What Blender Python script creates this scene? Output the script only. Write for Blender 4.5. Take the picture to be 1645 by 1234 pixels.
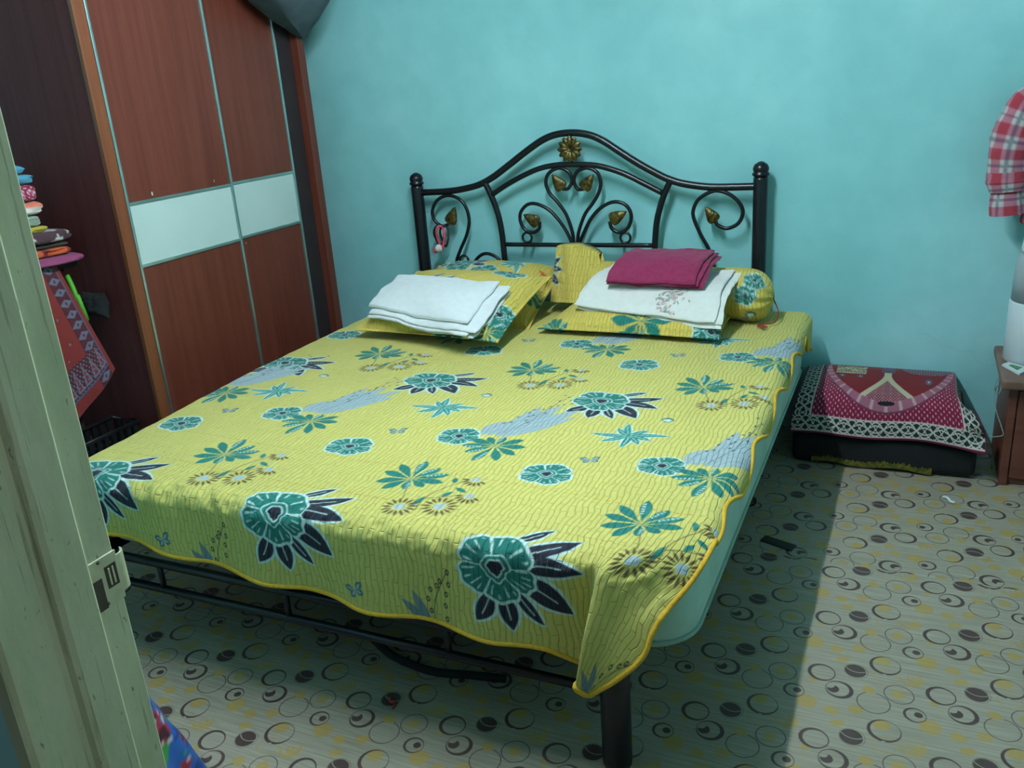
import bpy, bmesh, math, random
import numpy as np
from mathutils import Matrix, Vector
random.seed(7); rng = np.random.default_rng(7)
scene = bpy.context.scene
for o in list(bpy.data.objects): bpy.data.objects.remove(o)
COL = scene.collection
PI = math.pi

# ------------------------------------------------------------------ camera
F, YAW, PITCH, ROLL = 1393.6, 0.4467, 0.3360, -0.0735
CAM = (1.321, -3.6642, 1.6168)
cy_, sy_, cp_, sp_ = math.cos(YAW), math.sin(YAW), math.cos(PITCH), math.sin(PITCH)
fw = Vector((-sy_*cp_, cy_*cp_, -sp_)); rt = Vector((cy_, sy_, 0)); up = rt.cross(fw)
c_, s_ = math.cos(ROLL), math.sin(ROLL)
rt, up = c_*rt + s_*up, -s_*rt + c_*up
cam = bpy.data.cameras.new('camera'); cam.sensor_fit = 'HORIZONTAL'; cam.sensor_width = 36.0
cam.lens = F/1645*36; cam.clip_start = 0.02
camo = bpy.data.objects.new('camera', cam); COL.objects.link(camo)
M = Matrix((rt, up, -fw)).transposed().to_4x4(); M.translation = CAM
camo.matrix_world = M; scene.camera = camo

# ------------------------------------------------------------------ world, light, exposure
w = bpy.data.worlds.new('world'); scene.world = w; w.use_nodes = True
w.node_tree.nodes['Background'].inputs[0].default_value = (0.62, 0.80, 0.85, 1)
w.node_tree.nodes['Background'].inputs[1].default_value = 0.14
TUBE = (0.30, -1.63, 2.62)
TUBE_GLOW = 472.0           # radiance of the lit fluorescent tube
CORRIDOR_GLOW = 560.0
scene.view_settings.view_transform = 'Standard'; scene.view_settings.look = 'None'
scene.view_settings.exposure = 0.0; scene.view_settings.gamma = 1.0
scene.view_settings.use_curve_mapping = False

# ------------------------------------------------------------------ helpers
def lin(h):
    h = h.lstrip('#'); o = []
    for i in (0, 2, 4):
        c = int(h[i:i+2], 16)/255
        o.append(c/12.92 if c <= .04045 else ((c+.055)/1.055)**2.4)
    return np.array(o)

ORG = {}
def link(o, parent):
    COL.objects.link(o)
    if parent is not None:
        o.parent = parent
    return o

def empty(name, loc, label, cat, group=None):
    o = bpy.data.objects.new(name, None); COL.objects.link(o); o.location = loc
    o.empty_display_size = .05
    ORG[o.name] = np.array(loc, float)
    tag(o, label, cat, group); return o

def tag(o, label=None, cat=None, group=None, kind=None):
    if label: o['label'] = label
    if cat: o['category'] = cat
    if group: o['group'] = group
    if kind: o['kind'] = kind
    return o

def mk(name, V, Fc, mat, parent=None, smooth=False, col=None, uv=None):
    V = np.asarray(V, float)
    org = ORG[parent.name] if parent is not None else np.zeros(3)
    me = bpy.data.meshes.new(name)
    if isinstance(Fc, np.ndarray):
        n, k = Fc.shape
        me.vertices.add(len(V)); me.vertices.foreach_set('co', (V-org).astype(np.float32).ravel())
        me.loops.add(n*k); me.loops.foreach_set('vertex_index', Fc.astype(np.int32).ravel())
        me.polygons.add(n); me.polygons.foreach_set('loop_start', np.arange(0, n*k, k, dtype=np.int32))
        me.polygons.foreach_set('loop_total', np.full(n, k, dtype=np.int32))
        me.update(calc_edges=True)
    else:
        me.from_pydata((V-org).tolist(), [], Fc); me.update()
    if len(V) < 20000: me.validate()
    if smooth: me.polygons.foreach_set('use_smooth', np.ones(len(me.polygons), dtype=bool))
    if col is not None:
        a = me.color_attributes.new('Col', 'FLOAT_COLOR', 'POINT')
        c4 = np.ones((len(V), 4), np.float32); c4[:, :3] = col; a.data.foreach_set('color', c4.ravel())
    if uv is not None:
        l = me.uv_layers.new(name='UVMap'); li = np.empty(len(me.loops), np.int32)
        me.loops.foreach_get('vertex_index', li)
        l.data.foreach_set('uv', np.asarray(uv, np.float32)[li].ravel())
    if mat is not None: me.materials.append(mat)
    o = bpy.data.objects.new(name, me); link(o, parent); ORG[o.name] = org
    return o

def grid(name, P, mat, parent=None, col=None, uv=None, cu=False, cv=False, flip=False, smooth=True):
    nv, nu = P.shape[:2]
    j = np.arange(nv if cv else nv-1); i = np.arange(nu if cu else nu-1)
    J, I = np.meshgrid(j, i, indexing='ij'); J1 = (J+1) % nv; I1 = (I+1) % nu
    Fq = np.stack([J*nu+I, J*nu+I1, J1*nu+I1, J1*nu+I], -1).reshape(-1, 4)
    if flip: Fq = Fq[:, ::-1]
    return mk(name, P.reshape(-1, 3), np.ascontiguousarray(Fq), mat, parent, smooth,
              None if col is None else col.reshape(-1, 3), None if uv is None else uv.reshape(-1, 2))

def bm_out(name, bm, mat, parent=None, smooth=False):
    bm.verts.index_update(); bm.normal_update()
    V = [v.co[:] for v in bm.verts]; Fc = [[v.index for v in f.verts] for f in bm.faces]; bm.free()
    return mk(name, V, Fc, mat, parent, smooth)

def box(name, lo, hi, mat, parent=None, bev=0.0, seg=2, rot=None, smooth=False):
    bm = bmesh.new(); bmesh.ops.create_cube(bm, size=1)
    lo, hi = Vector(lo), Vector(hi); c = (lo+hi)/2; s = hi-lo
    for v in bm.verts: v.co = Vector((v.co.x*s.x, v.co.y*s.y, v.co.z*s.z))
    if bev: bmesh.ops.bevel(bm, geom=bm.edges[:], offset=bev, segments=seg, affect='EDGES', profile=.5)
    if rot: bmesh.ops.transform(bm, matrix=Matrix.Rotation(rot[0], 4, rot[1]), verts=bm.verts)
    for v in bm.verts: v.co += c
    return bm_out(name, bm, mat, parent, smooth)

def cr(pts, n=8, closed=False):
    P = np.array(pts, float); m = len(P); out = []
    rngk = range(m if closed else m-1)
    for k in rngk:
        if closed: a, b, c, d = P[(k-1) % m], P[k], P[(k+1) % m], P[(k+2) % m]
        else:
            b, c = P[k], P[k+1]; a = P[k-1] if k > 0 else 2*b-c; d = P[k+2] if k+2 < m else 2*c-b
        for t in np.arange(n)/n:
            out.append(.5*((2*b)+(-a+c)*t+(2*a-5*b+4*c-d)*t*t+(-a+3*b-3*c+d)*t**3))
    if not closed: out.append(P[-1])
    return np.array(out)

def tube_data(path, r, ns=10, closed=False):
    P = np.array(path, float); n = len(P)
    R = np.full(n, r, float) if np.isscalar(r) else np.array(r, float)
    if closed: T = np.roll(P, -1, 0)-np.roll(P, 1, 0)
    else: T = np.gradient(P, axis=0)
    T /= np.linalg.norm(T, axis=1)[:, None]+1e-12
    ref = np.array([0, 0, 1.]) if abs(T[0, 2]) < .9 else np.array([0, 1., 0])
    N = np.cross(T[0], ref); N /= np.linalg.norm(N); Ns = [N]
    for k in range(1, n):
        N = Ns[-1]-T[k]*np.dot(Ns[-1], T[k]); N /= np.linalg.norm(N)+1e-12; Ns.append(N)
    Ns = np.array(Ns); B = np.cross(T, Ns); a = np.arange(ns)*2*PI/ns
    V = P[:, None]+R[:, None, None]*(np.cos(a)[None, :, None]*Ns[:, None]+np.sin(a)[None, :, None]*B[:, None])
    Fc = []
    for j in range(n if closed else n-1):
        j1 = (j+1) % n
        for i in range(ns):
            i1 = (i+1) % ns; Fc.append([j*ns+i, j*ns+i1, j1*ns+i1, j1*ns+i])
    if not closed: Fc.append(list(range(ns))[::-1]); Fc.append([(n-1)*ns+i for i in range(ns)])
    return V.reshape(-1, 3), Fc

def tube(name, path, r, mat, parent=None, ns=10, closed=False):
    V, Fc = tube_data(path, r, ns, closed); return mk(name, V, Fc, mat, parent, True)

def lathe(name, prof, c, mat, parent=None, ns=24, axis='z'):
    V = []; Fc = []; m = len(prof)
    for r, z in prof:
        for k in range(ns):
            a = 2*PI*k/ns; x, y = r*math.cos(a), r*math.sin(a)
            V.append((c[0]+x, c[1]+y, c[2]+z) if axis == 'z' else (c[0]+z, c[1]+x, c[2]+y) if axis == 'x' else (c[0]+x, c[1]+z, c[2]+y))
    for j in range(m-1):
        for k in range(ns):
            k1 = (k+1) % ns; q = [j*ns+k, j*ns+k1, (j+1)*ns+k1, (j+1)*ns+k]
            Fc.append(q if axis != 'y' else q[::-1])
    Fc.append(list(range(ns))[::-1]); Fc.append([(m-1)*ns+k for k in range(ns)])
    return mk(name, V, Fc, mat, parent, True)

def vnoise(x, y, seed=0):
    r = np.random.default_rng(seed); T = r.random((64, 64))
    xi = np.floor(x).astype(int); yi = np.floor(y).astype(int); fx = x-xi; fy = y-yi
    fx = fx*fx*(3-2*fx); fy = fy*fy*(3-2*fy)
    g = lambda a, b: T[a % 64, b % 64]
    return ((g(xi, yi)*(1-fx)+g(xi+1, yi)*fx)*(1-fy)+(g(xi, yi+1)*(1-fx)+g(xi+1, yi+1)*fx)*fy)*2-1
def fbm(x, y, seed=0): return vnoise(x, y, seed)+.5*vnoise(2*x, 2*y, seed+1)+.25*vnoise(4*x, 4*y, seed+2)
def sst(x): x = np.clip(x, 0, 1); return x*x*(3-2*x)

# ------------------------------------------------------------------ materials
class X:
    """tiny arithmetic wrapper around Math nodes"""
    nt = None
    def __init__(s, k): s.k = k
    @staticmethod
    def op(o, *a):
        n = X.nt.nodes.new('ShaderNodeMath'); n.operation = o
        for i, v in enumerate(a):
            if isinstance(v, X): X.nt.links.new(v.k, n.inputs[i])
            else: n.inputs[i].default_value = float(v)
        return X(n.outputs[0])
    def __add__(s, o): return X.op('ADD', s, o)
    def __sub__(s, o): return X.op('SUBTRACT', s, o)
    def __rsub__(s, o): return X.op('SUBTRACT', o, s)
    def __mul__(s, o): return X.op('MULTIPLY', s, o)
    __radd__ = __add__; __rmul__ = __mul__

def newmat(name):
    m = bpy.data.materials.new(name); m.use_nodes = True
    return m, m.node_tree, m.node_tree.nodes['Principled BSDF']

def noise(nt, scale=(5, 5, 5), detail=3, coord='Object', rough=.5):
    tc = nt.nodes.new('ShaderNodeTexCoord'); mp = nt.nodes.new('ShaderNodeMapping'); mp.inputs['Scale'].default_value = scale
    n = nt.nodes.new('ShaderNodeTexNoise'); n.inputs['Scale'].default_value = 1; n.inputs['Detail'].default_value = detail
    n.inputs['Roughness'].default_value = rough
    nt.links.new(tc.outputs[coord], mp.inputs[0]); nt.links.new(mp.outputs[0], n.inputs[0]); return n

def ramp(nt, src, stops):
    r = nt.nodes.new('ShaderNodeValToRGB'); e = r.color_ramp.elements
    while len(e) < len(stops): e.new(.5)
    for i, (p, c) in enumerate(stops): e[i].position = p; e[i].color = (*c, 1)
    nt.links.new(src, r.inputs[0]); return r

def bump(nt, src, bsdf, strength=.3, dist=.01):
    b = nt.nodes.new('ShaderNodeBump'); b.inputs['Strength'].default_value = strength; b.inputs['Distance'].default_value = dist
    nt.links.new(src, b.inputs['Height']); nt.links.new(b.outputs[0], bsdf.inputs['Normal']); return b

def mat(name, a, b=None, rough=.6, metal=0, scale=(8, 8, 8), bumps=0, spec=.5, detail=3, bdist=.01, lo=.35, hi=.65, sheen=0):
    m, nt, bs = newmat(name)
    a = lin(a); b = lin(b) if b else a*.85
    n = noise(nt, scale, detail); r = ramp(nt, n.outputs[0], [(lo, a), (hi, b)])
    nt.links.new(r.outputs[0], bs.inputs['Base Color'])
    bs.inputs['Roughness'].default_value = rough; bs.inputs['Metallic'].default_value = metal
    bs.inputs['Specular IOR Level'].default_value = spec
    if sheen: bs.inputs['Sheen Weight'].default_value = sheen
    if bumps: bump(nt, n.outputs[0], bs, bumps, bdist)
    return m

def print_mat(name, rough=.85, quilt=None, weave=0, bstr=.5):
    """cloth whose dyed print is stored on the mesh, with stitched relief"""
    m, nt, bs = newmat(name)
    a = nt.nodes.new('ShaderNodeVertexColor'); a.layer_name = 'Col'
    n = noise(nt, (30, 30, 30), 3); mx = nt.nodes.new('ShaderNodeMix'); mx.data_type = 'RGBA'; mx.blend_type = 'MULTIPLY'
    r = ramp(nt, n.outputs[0], [(.3, (.93, .93, .93)), (.7, (1, 1, 1))])
    mx.inputs[0].default_value = 1; nt.links.new(a.outputs[0], mx.inputs[6]); nt.links.new(r.outputs[0], mx.inputs[7])
    nt.links.new(mx.outputs[2], bs.inputs['Base Color'])
    bs.inputs['Roughness'].default_value = rough; bs.inputs['Specular IOR Level'].default_value = .25
    bs.inputs['Sheen Weight'].default_value = .1
    if quilt:
        tc = nt.nodes.new('ShaderNodeTexCoord'); sp = nt.nodes.new('ShaderNodeSeparateXYZ'); cb = nt.nodes.new('ShaderNodeCombineXYZ')
        nt.links.new(tc.outputs['UV'], sp.inputs[0])
        wv = noise(nt, (9, 9, 9), 3, 'UV'); X.nt = nt
        off = (X(wv.outputs[0])-.5)*.045
        nt.links.new((X(sp.outputs[1])+off).k, cb.inputs[0]); nt.links.new((X(sp.outputs[0])+off).k, cb.inputs[1])
        br = nt.nodes.new('ShaderNodeTexBrick'); br.inputs['Scale'].default_value = 1
        br.inputs['Brick Width'].default_value = quilt[1]; br.inputs['Row Height'].default_value = quilt[0]
        br.inputs['Mortar Size'].default_value = .0022; br.inputs['Mortar Smooth'].default_value = 1
        br.inputs['Color1'].default_value = (1, 1, 1, 1); br.inputs['Color2'].default_value = (1, 1, 1, 1); br.inputs['Mortar'].default_value = (0, 0, 0, 1)
        nt.links.new(cb.outputs[0], br.inputs[0])
        bump(nt, br.outputs[0], bs, bstr, .004)
    return m

M_wall, nt, bs = newmat('turquoise_paint')
n1 = noise(nt, (1.3, 1.3, 1.3), 4); n2 = noise(nt, (7, 7, 7), 3)
r1 = ramp(nt, n1.outputs[0], [(.36, lin('#8fcdcf')), (.52, lin('#98d4d6')), (.68, lin('#a8dcde'))])
r2 = ramp(nt, n2.outputs[0], [(.40, (.93, .95, .95)), (.62, (1, 1, 1))])
mx = nt.nodes.new('ShaderNodeMix'); mx.data_type = 'RGBA'; mx.blend_type = 'MULTIPLY'; mx.inputs[0].default_value = 1
nt.links.new(r1.outputs[0], mx.inputs[6]); nt.links.new(r2.outputs[0], mx.inputs[7])
# hairline cracks with a shape of their own
tc = nt.nodes.new('ShaderNodeTexCoord'); vo = nt.nodes.new('ShaderNodeTexVoronoi'); vo.feature = 'DISTANCE_TO_EDGE'; vo.inputs['Scale'].default_value = 2.1
wn = noise(nt, (3, 3, 3), 3); ad = nt.nodes.new('ShaderNodeMix'); ad.data_type = 'VECTOR'; ad.inputs[0].default_value = .35
nt.links.new(tc.outputs['Object'], ad.inputs[4]); nt.links.new(wn.outputs[1], ad.inputs[5]); nt.links.new(ad.outputs[1], vo.inputs[0])
X.nt = nt; n3 = noise(nt, (1.1, 1.1, 1.1), 1)
crk = X.op('LESS_THAN', X(vo.outputs[0]), .0016)*X.op('GREATER_THAN', X(n3.outputs[0]), .60)*.22
mc = nt.nodes.new('ShaderNodeMix'); mc.data_type = 'RGBA'; nt.links.new(crk.k, mc.inputs[0])
nt.links.new(mx.outputs[2], mc.inputs[6]); mc.inputs[7].default_value = (*lin('#3d7f78'), 1)
nt.links.new(mc.outputs[2], bs.inputs['Base Color']); bs.inputs['Roughness'].default_value = .55; bs.inputs['Specular IOR Level'].default_value = .35
bump(nt, n2.outputs[0], bs, .12, .01)

M_wall2 = mat('turquoise_paint_plain', '#8fcdcf', '#a3d9db', .6, scale=(1.3, 1.3, 1.3), detail=2)
M_ceil = mat('grey_ceiling_board', '#8d9492', '#828a88', .9)

def wood(name, a, b, c, axis=2, rough=.45, spec=.4):
    m, nt, bs = newmat(name); sc = [28, 28, 28]; sc[axis] = 1.1
    n = noise(nt, sc, 5, rough=.65); r = ramp(nt, n.outputs[0], [(.32, lin(a)), (.5, lin(b)), (.68, lin(c))])
    nt.links.new(r.outputs[0], bs.inputs['Base Color']); bs.inputs['Roughness'].default_value = rough
    bs.inputs['Specular IOR Level'].default_value = spec
    bump(nt, n.outputs[0], bs, .05, .004); return m
M_wood = wood('mahogany_laminate', '#5a271b', '#652e21', '#6c3528')
M_woodedge = wood('mahogany_edge', '#6c3820', '#754026', '#7d482d')
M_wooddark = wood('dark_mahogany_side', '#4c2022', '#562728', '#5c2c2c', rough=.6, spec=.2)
M_dark = mat('wardrobe_interior', '#2a1a1c', '#20141a', .8)
M_night = wood('nightstand_wood', '#5d3128', '#6b3a2e', '#744434', axis=0)
M_nighttop = mat('worn_nightstand_top', '#8a6a5c', '#6d4c42', .5, scale=(9, 9, 9), detail=5)
M_chrome = mat('brushed_chrome_strip', '#b9cfcb', '#a9bfbc', .28, .9)
M_glass, nt, bs = newmat('white_back_painted_glass'); n = noise(nt, (3, 3, 3), 2)
r = ramp(nt, n.outputs[0], [(.3, lin('#b2c4c0')), (.7, lin('#bacbc7'))]); nt.links.new(r.outputs[0], bs.inputs['Base Color'])
bs.inputs['Roughness'].default_value = .12
M_iron = mat('black_bed_enamel', '#0d0d14', '#12121a', .32, .1, (20, 20, 20))
M_gold = mat('antique_gold', '#7a6838', '#3a301a', .40, .7, (60, 60, 60), .2)
M_mattress = mat('mint_mattress_ticking', '#b9d2c1', '#a8c4b2', .9, scale=(9, 9, 9), bumps=.25)
M_mattape = mat('mattress_edge_tape', '#9db5a5', '#8ba595', .9)
M_pipe = mat('golden_piping', '#d9a92a', '#c99a24', .8, scale=(120, 120, 120))
M_cream, nt, bs = newmat('cream_chipped_paint')
n1 = noise(nt, (14, 14, 4), 6, rough=.7); n2 = noise(nt, (60, 60, 24), 5, rough=.7); n3 = noise(nt, (110, 110, 3.0), 4, rough=.6)
r1 = ramp(nt, n1.outputs[0], [(.35, lin('#a9b391')), (.6, lin('#bcc3a4')), (.75, lin('#c2c7ab'))])
r2 = ramp(nt, n2.outputs[0], [(.635, (0, 0, 0)), (.66, (1, 1, 1))]); r3 = ramp(nt, n3.outputs[0], [(.615, (0, 0, 0)), (.65, (1, 1, 1))])
X.nt = nt; am = X.op('MAXIMUM', X(r2.outputs[0]), X(r3.outputs[0])*.6)*.65
mc = nt.nodes.new('ShaderNodeMix'); mc.data_type = 'RGBA'; nt.links.new(am.k, mc.inputs[0]); nt.links.new(r1.outputs[0], mc.inputs[6]); mc.inputs[7].default_value = (*lin('#4f4a3c'), 1)
nt.links.new(mc.outputs[2], bs.inputs['Base Color']); bs.inputs['Roughness'].default_value = .5; bump(nt, n1.outputs[0], bs, .2, .004)
M_steel = mat('strike_plate_paint', '#c2c6a6', '#b0b494', .4, .05, (30, 30, 30))
M_slot = mat('latch_slot_dark', '#4b433b', '#2f2a26', .8)
M_whitecloth = mat('white_cotton', '#d6d7d7', '#d0d2d2', .9, scale=(40, 40, 40), bumps=.15, sheen=.1)
M_offwhite = mat('cream_cotton', '#d8d6d0', '#d2d0ca', .9, scale=(40, 40, 40), bumps=.15, sheen=.1)
M_red = mat('burgundy_towel', '#8e1f4c', '#7f1a43', .95, scale=(60, 60, 60), bumps=.2, sheen=.2)
M_black = mat('black_fabric', '#101215', '#0a0b0d', .9, scale=(30, 30, 30), bumps=.2)
M_yellowtrim = mat('yellow_bag_trim', '#6b6412', '#3a380c', .85, scale=(60, 6, 60), detail=4)
M_slate = mat('slate_bag_fabric', '#4a565c', '#3c474e', .85, scale=(12, 12, 12), bumps=.2)
M_plas = mat('black_plastic', '#17181c', '#101114', .45)
M_lime = mat('lime_nylon', '#4c9a20', '#3d8018', .6)
M_olive = mat('camouflage_canvas', '#2f3a24', '#4a4632', .9, scale=(9, 9, 9), lo=.48, hi=.52)
M_bottle = mat('frosted_white_plastic', '#d6dcdf', '#ccd4d8', .35)
M_bottle2 = mat('frosted_grey_plastic', '#a9b1b4', '#9fa8ac', .3)
M_cable = mat('pale_cable', '#8a9a92', '#7b8b84', .5)
M_orange = mat('orange_ribbon', '#e8632a', '#d4531d', .7)
M_redcord = mat('red_cord', '#a3372a', '#8b2c22', .8)
M_pink = mat('pink_pompom', '#d9566b', '#c8445c', .95, scale=(80, 80, 80), bumps=.5)
M_fluff = mat('white_pompom', '#dfd3d0', '#cdbfbd', .95, scale=(80, 80, 80), bumps=.5)
M_fix = mat('lamp_body_white', '#dfe3e2', '#d5dad9', .4)
M_print = print_mat('printed_quilting', .8, (.015, .07), bstr=.75)
M_cloth = print_mat('printed_cotton', .85)
M_rug = print_mat('woven_velour', .95)
M_tubem, nt, bs = newmat('lit_fluorescent_tube'); bs.inputs['Emission Color'].default_value = (.80, .97, 1.06, 1); bs.inputs['Emission Strength'].default_value = TUBE_GLOW

# vinyl: a printed lattice of circles
AX, BX, BY = 0.2999, -0.0081, 0.2696
def vinyl(name, ox, oy, sgn):
    m, nt, bs = newmat(name); X.nt = nt
    tc = nt.nodes.new('ShaderNodeTexCoord'); sp = nt.nodes.new('ShaderNodeSeparateXYZ'); nt.links.new(tc.outputs['Object'], sp.inputs[0])
    px, py = X(sp.outputs[0])-ox, X(sp.outputs[1])-oy
    px = px-py*(BX/BY)
    if sgn < 0: px, py = px*-1., py*-1.
    W = lambda e, p: X.op('WRAP', e, p/2, -p/2)
    def disc(cx, cy, r, aa=.0022, ey=1.0):
        dx, dy = W(px-cx, AX), W(py-cy, BY)
        if ey != 1: dy = dy*(1/ey)
        d = X.op('SQRT', dx*dx+dy*dy)
        a = X.op('MULTIPLY_ADD', d, -1/aa, r/aa+.5); a.k.node.use_clamp = True; return a
    def ring(cx, cy, r, ri, ox_=0, oy_=0): return X.op('MULTIPLY', disc(cx, cy, r), 1.-disc(cx+ox_, cy+oy_, ri))
    mxx = lambda *a: a[0] if len(a) == 1 else X.op('MAXIMUM', a[0], mxx(*a[1:]))
    bean = disc(0, 0, .028)*(1.-ring(.004, .030, .036, .0335))
    dark = mxx(ring(-.087, -.035, .037, .0305, .0035, 0), bean, ring(.002, 0, .0315, .0305),
               ring(.076, .049, .041, .0355, .003, .0028)*(1.-disc(.075, .006, .006)), ring(-.037, -.095, .036, .0295, -.0045, .0015),
               disc(-.053, -.096, .0155)*(1.-disc(-.062, -.083, .012)), ring(.049, -.12, .042, .0395)*(1.-disc(.04, -.073, .016)), ring(.111, -.065, .038, .0355),
               ring(.148, -.135, .028, .0235, .0026, 0), disc(.157, -.132, .0105))
    och = mxx(disc(.109, -.065, .017, .004), disc(.183, -.169, .027, .004), disc(.036, -.072, .017, .004), disc(-.049, -.186, .015, .004), disc(.013, -.159, .013, .004),
              disc(.244, .085, .016, .004), disc(.005, .106, .017, .004), disc(.271, .044, .012, .004), disc(.069, .07, .021, .004), disc(-.105, -.073, .010, .004), disc(-.04, .039, .013, .004),
              ring(.078, -.001, .031, .0285), ring(.142, .010, .030, .024, -.004, .006), ring(.146, .012, .016, .011, 0, .006), disc(.148, .016, .006))
    # streaked linen base
    n1 = noise(nt, (6, 160, 1), 3); n2 = noise(nt, (1.5, 2.5, 1), 3)
    r1 = ramp(nt, n1.outputs[0], [(.3, lin('#8b8272')), (.5, lin('#978e7e')), (.72, lin('#a49c8c'))])
    r2 = ramp(nt, n2.outputs[0], [(.35, (.90, .91, .88)), (.65, (1, 1, 1))])
    mx = nt.nodes.new('ShaderNodeMix'); mx.data_type = 'RGBA'; mx.blend_type = 'MULTIPLY'; mx.inputs[0].default_value = 1
    nt.links.new(r1.outputs[0], mx.inputs[6]); nt.links.new(r2.outputs[0], mx.inputs[7])
    c1 = nt.nodes.new('ShaderNodeMix'); c1.data_type = 'RGBA'; nt.links.new((och*.62).k, c1.inputs[0]); nt.links.new(mx.outputs[2], c1.inputs[6]); c1.inputs[7].default_value = (*lin('#a8882a'), 1)
    c2 = nt.nodes.new('ShaderNodeMix'); c2.data_type = 'RGBA'; nt.links.new((dark*.93).k, c2.inputs[0]); nt.links.new(c1.outputs[2], c2.inputs[6]); c2.inputs[7].default_value = (*lin('#43302f'), 1)
    nt.links.new(c2.outputs[2], bs.inputs['Base Color']); bs.inputs['Roughness'].default_value = .42; bs.inputs['Specular IOR Level'].default_value = .4
    bump(nt, n1.outputs[0], bs, .05, .002); return m
M_vin1 = vinyl('vinyl_circles', 1.2664, -1.4764, 1); M_vin2 = vinyl('vinyl_circles_turned', 1.2915, -0.7009, -1)
M_conc = mat('concrete_floor', '#7b7a70', '#6c6b62', .9)

# ------------------------------------------------------------------ setting
YB, YF, YO = .28, -2.90, -3.09
XL, XR, ZC = -2.06, 2.75, 2.75
def struct(o): o['kind'] = 'structure'; return o
fl = struct(box('floor', (XL-.1, -5.2, -.12), (XR+.1, YB+.1, -.004), M_conc))
mk('vinyl_sheet', [(XL, -2.9, .0), (XR, -2.9, .0), (XR, -.905, .0), (XL, -.925, .0), (XL, -2.9, -.004), (XR, -2.9, -.004), (XR, -.905, -.004), (XL, -.925, -.004)],
   [[0, 1, 2, 3], [7, 6, 5, 4], [0, 4, 5, 1], [2, 6, 7, 3], [1, 5, 6, 2], [3, 7, 4, 0]], M_vin1, fl)
mk('vinyl_sheet', [(XL, -.96, -.0015), (XR, -.96, -.0015), (XR, YB, -.0015), (XL, YB, -.0015), (XL, -.96, -.004), (XR, -.96, -.004), (XR, YB, -.004), (XL, YB, -.004)],
   [[0, 1, 2, 3], [7, 6, 5, 4], [0, 4, 5, 1], [2, 6, 7, 3], [1, 5, 6, 2], [3, 7, 4, 0]], M_vin2, fl)
struct(box('ceiling', (XL-.1, YO, ZC), (XR+.1, YB+.1, ZC+.1), M_ceil))
struct(box('wall_back', (XL-.1, YB, -.004), (XR+.1, YB+.1, ZC), M_wall))
struct(box('wall_left', (XL-.1, YO, -.004), (XL, YB, ZC), M_wall2))
struct(box('wall_right', (XR, YO, -.004), (XR+.1, YB, ZC), M_wall2))
DX0, DX1, DZ = .255, 1.98, 2.12
wf = bmesh.new()
for lo, hi in (((XL, YO, 0), (DX0, YF, ZC)), ((DX1, YO, 0), (XR, YF, ZC)), ((DX0, YO, DZ), (DX1, YF, ZC))):
    r_ = bmesh.ops.create_cube(wf, size=1)
    for v in r_['verts']: v.co = Vector([lo[k]+(v.co[k]+.5)*(hi[k]-lo[k]) for k in range(3)])
struct(bm_out('wall_front', wf, M_wall2))
# door frame: folded profile extruded upwards (stepped rebate, stop, architrave)
df = bpy.data.objects.new('door_1', None); COL.objects.link(df); df.location = (.28, -2.95, 0); ORG[df.name] = np.array((.28, -2.95, 0)); df['kind'] = 'structure'
df['label'] = 'cream painted door frame, chipped, with latch strike plate'
def jamb(x0, s):
    prof = [(-.025, -2.893), (-.004, -2.893), (0, -2.897), (0, -2.940), (.003, -2.947), (.014, -2.949), (.017, -2.953), (.017, -3.000), (.013, -3.008), (.004, -3.012), (.001, -3.02), (.001, -3.062), (.006, -3.068), (.006, -3.088), (0, -3.096), (-.025, -3.096)]
    V = []; n = len(prof)
    for z in (0, DZ):
        for a, b in prof: V.append((x0+s*a, b, z))
    Fc = [[i, (i+1) % n, n+(i+1) % n, n+i][::int(s)] for i in range(n)]
    Fc += [list(range(n))[::-1], list(range(n, 2*n))]
    return mk('jamb', V, Fc, M_cream, df)
jamb(.28, 1); jamb(DX1-.025, -1)
box('head', (DX0, -3.09, DZ-.03), (DX1, -2.895, DZ), M_cream, df, .004)
# strike plate with lip bent round the rebate corner
sp0 = box('strike_plate', (.2795, -2.945, .925), (.2825, -2.893, 1.005), M_steel, df, .0012)
P_ = cr([(.282, -2.896, 0), (.281, -2.884, 0), (.276, -2.876, 0), (.268, -2.872, 0)], 4)
V = [];
for (x, y, _) in P_:
    for z, t in ((.935, 0), (.995, 0), (.995, .003), (.935, .003)): V.append((x-t, y-t*.3, z))
n = len(P_); Fc = []
for j in range(n-1):
    for i in range(4): Fc.append([j*4+i, j*4+(i+1) % 4, (j+1)*4+(i+1) % 4, (j+1)*4+i])
Fc += [[3, 2, 1, 0], [(n-1)*4+i for i in range(4)]]
mk('strike_lip', V, Fc, M_steel, sp0)
box('latch_slot', (.2815, -2.918, .952), (.2835, -2.898, .988), M_slot, sp0, .0005)
box('latch_tongue', (.2825, -2.9135, .956), (.2845, -2.9105, .984), M_steel, sp0, .0005)
box('latch_tongue', (.2825, -2.9065, .956), (.2845, -2.9035, .984), M_steel, sp0, .0005)
box('rust_patch', (.2815, -2.943, .925), (.283, -2.925, .975), M_slot, sp0, .0006)
for z in (.931, 1.0): lathe('screw', [(0, 0), (.003, 0), (.0026, .001), (0, .0013)], (.2825, -2.925, z), M_slot, sp0, 10, 'x')

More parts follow.
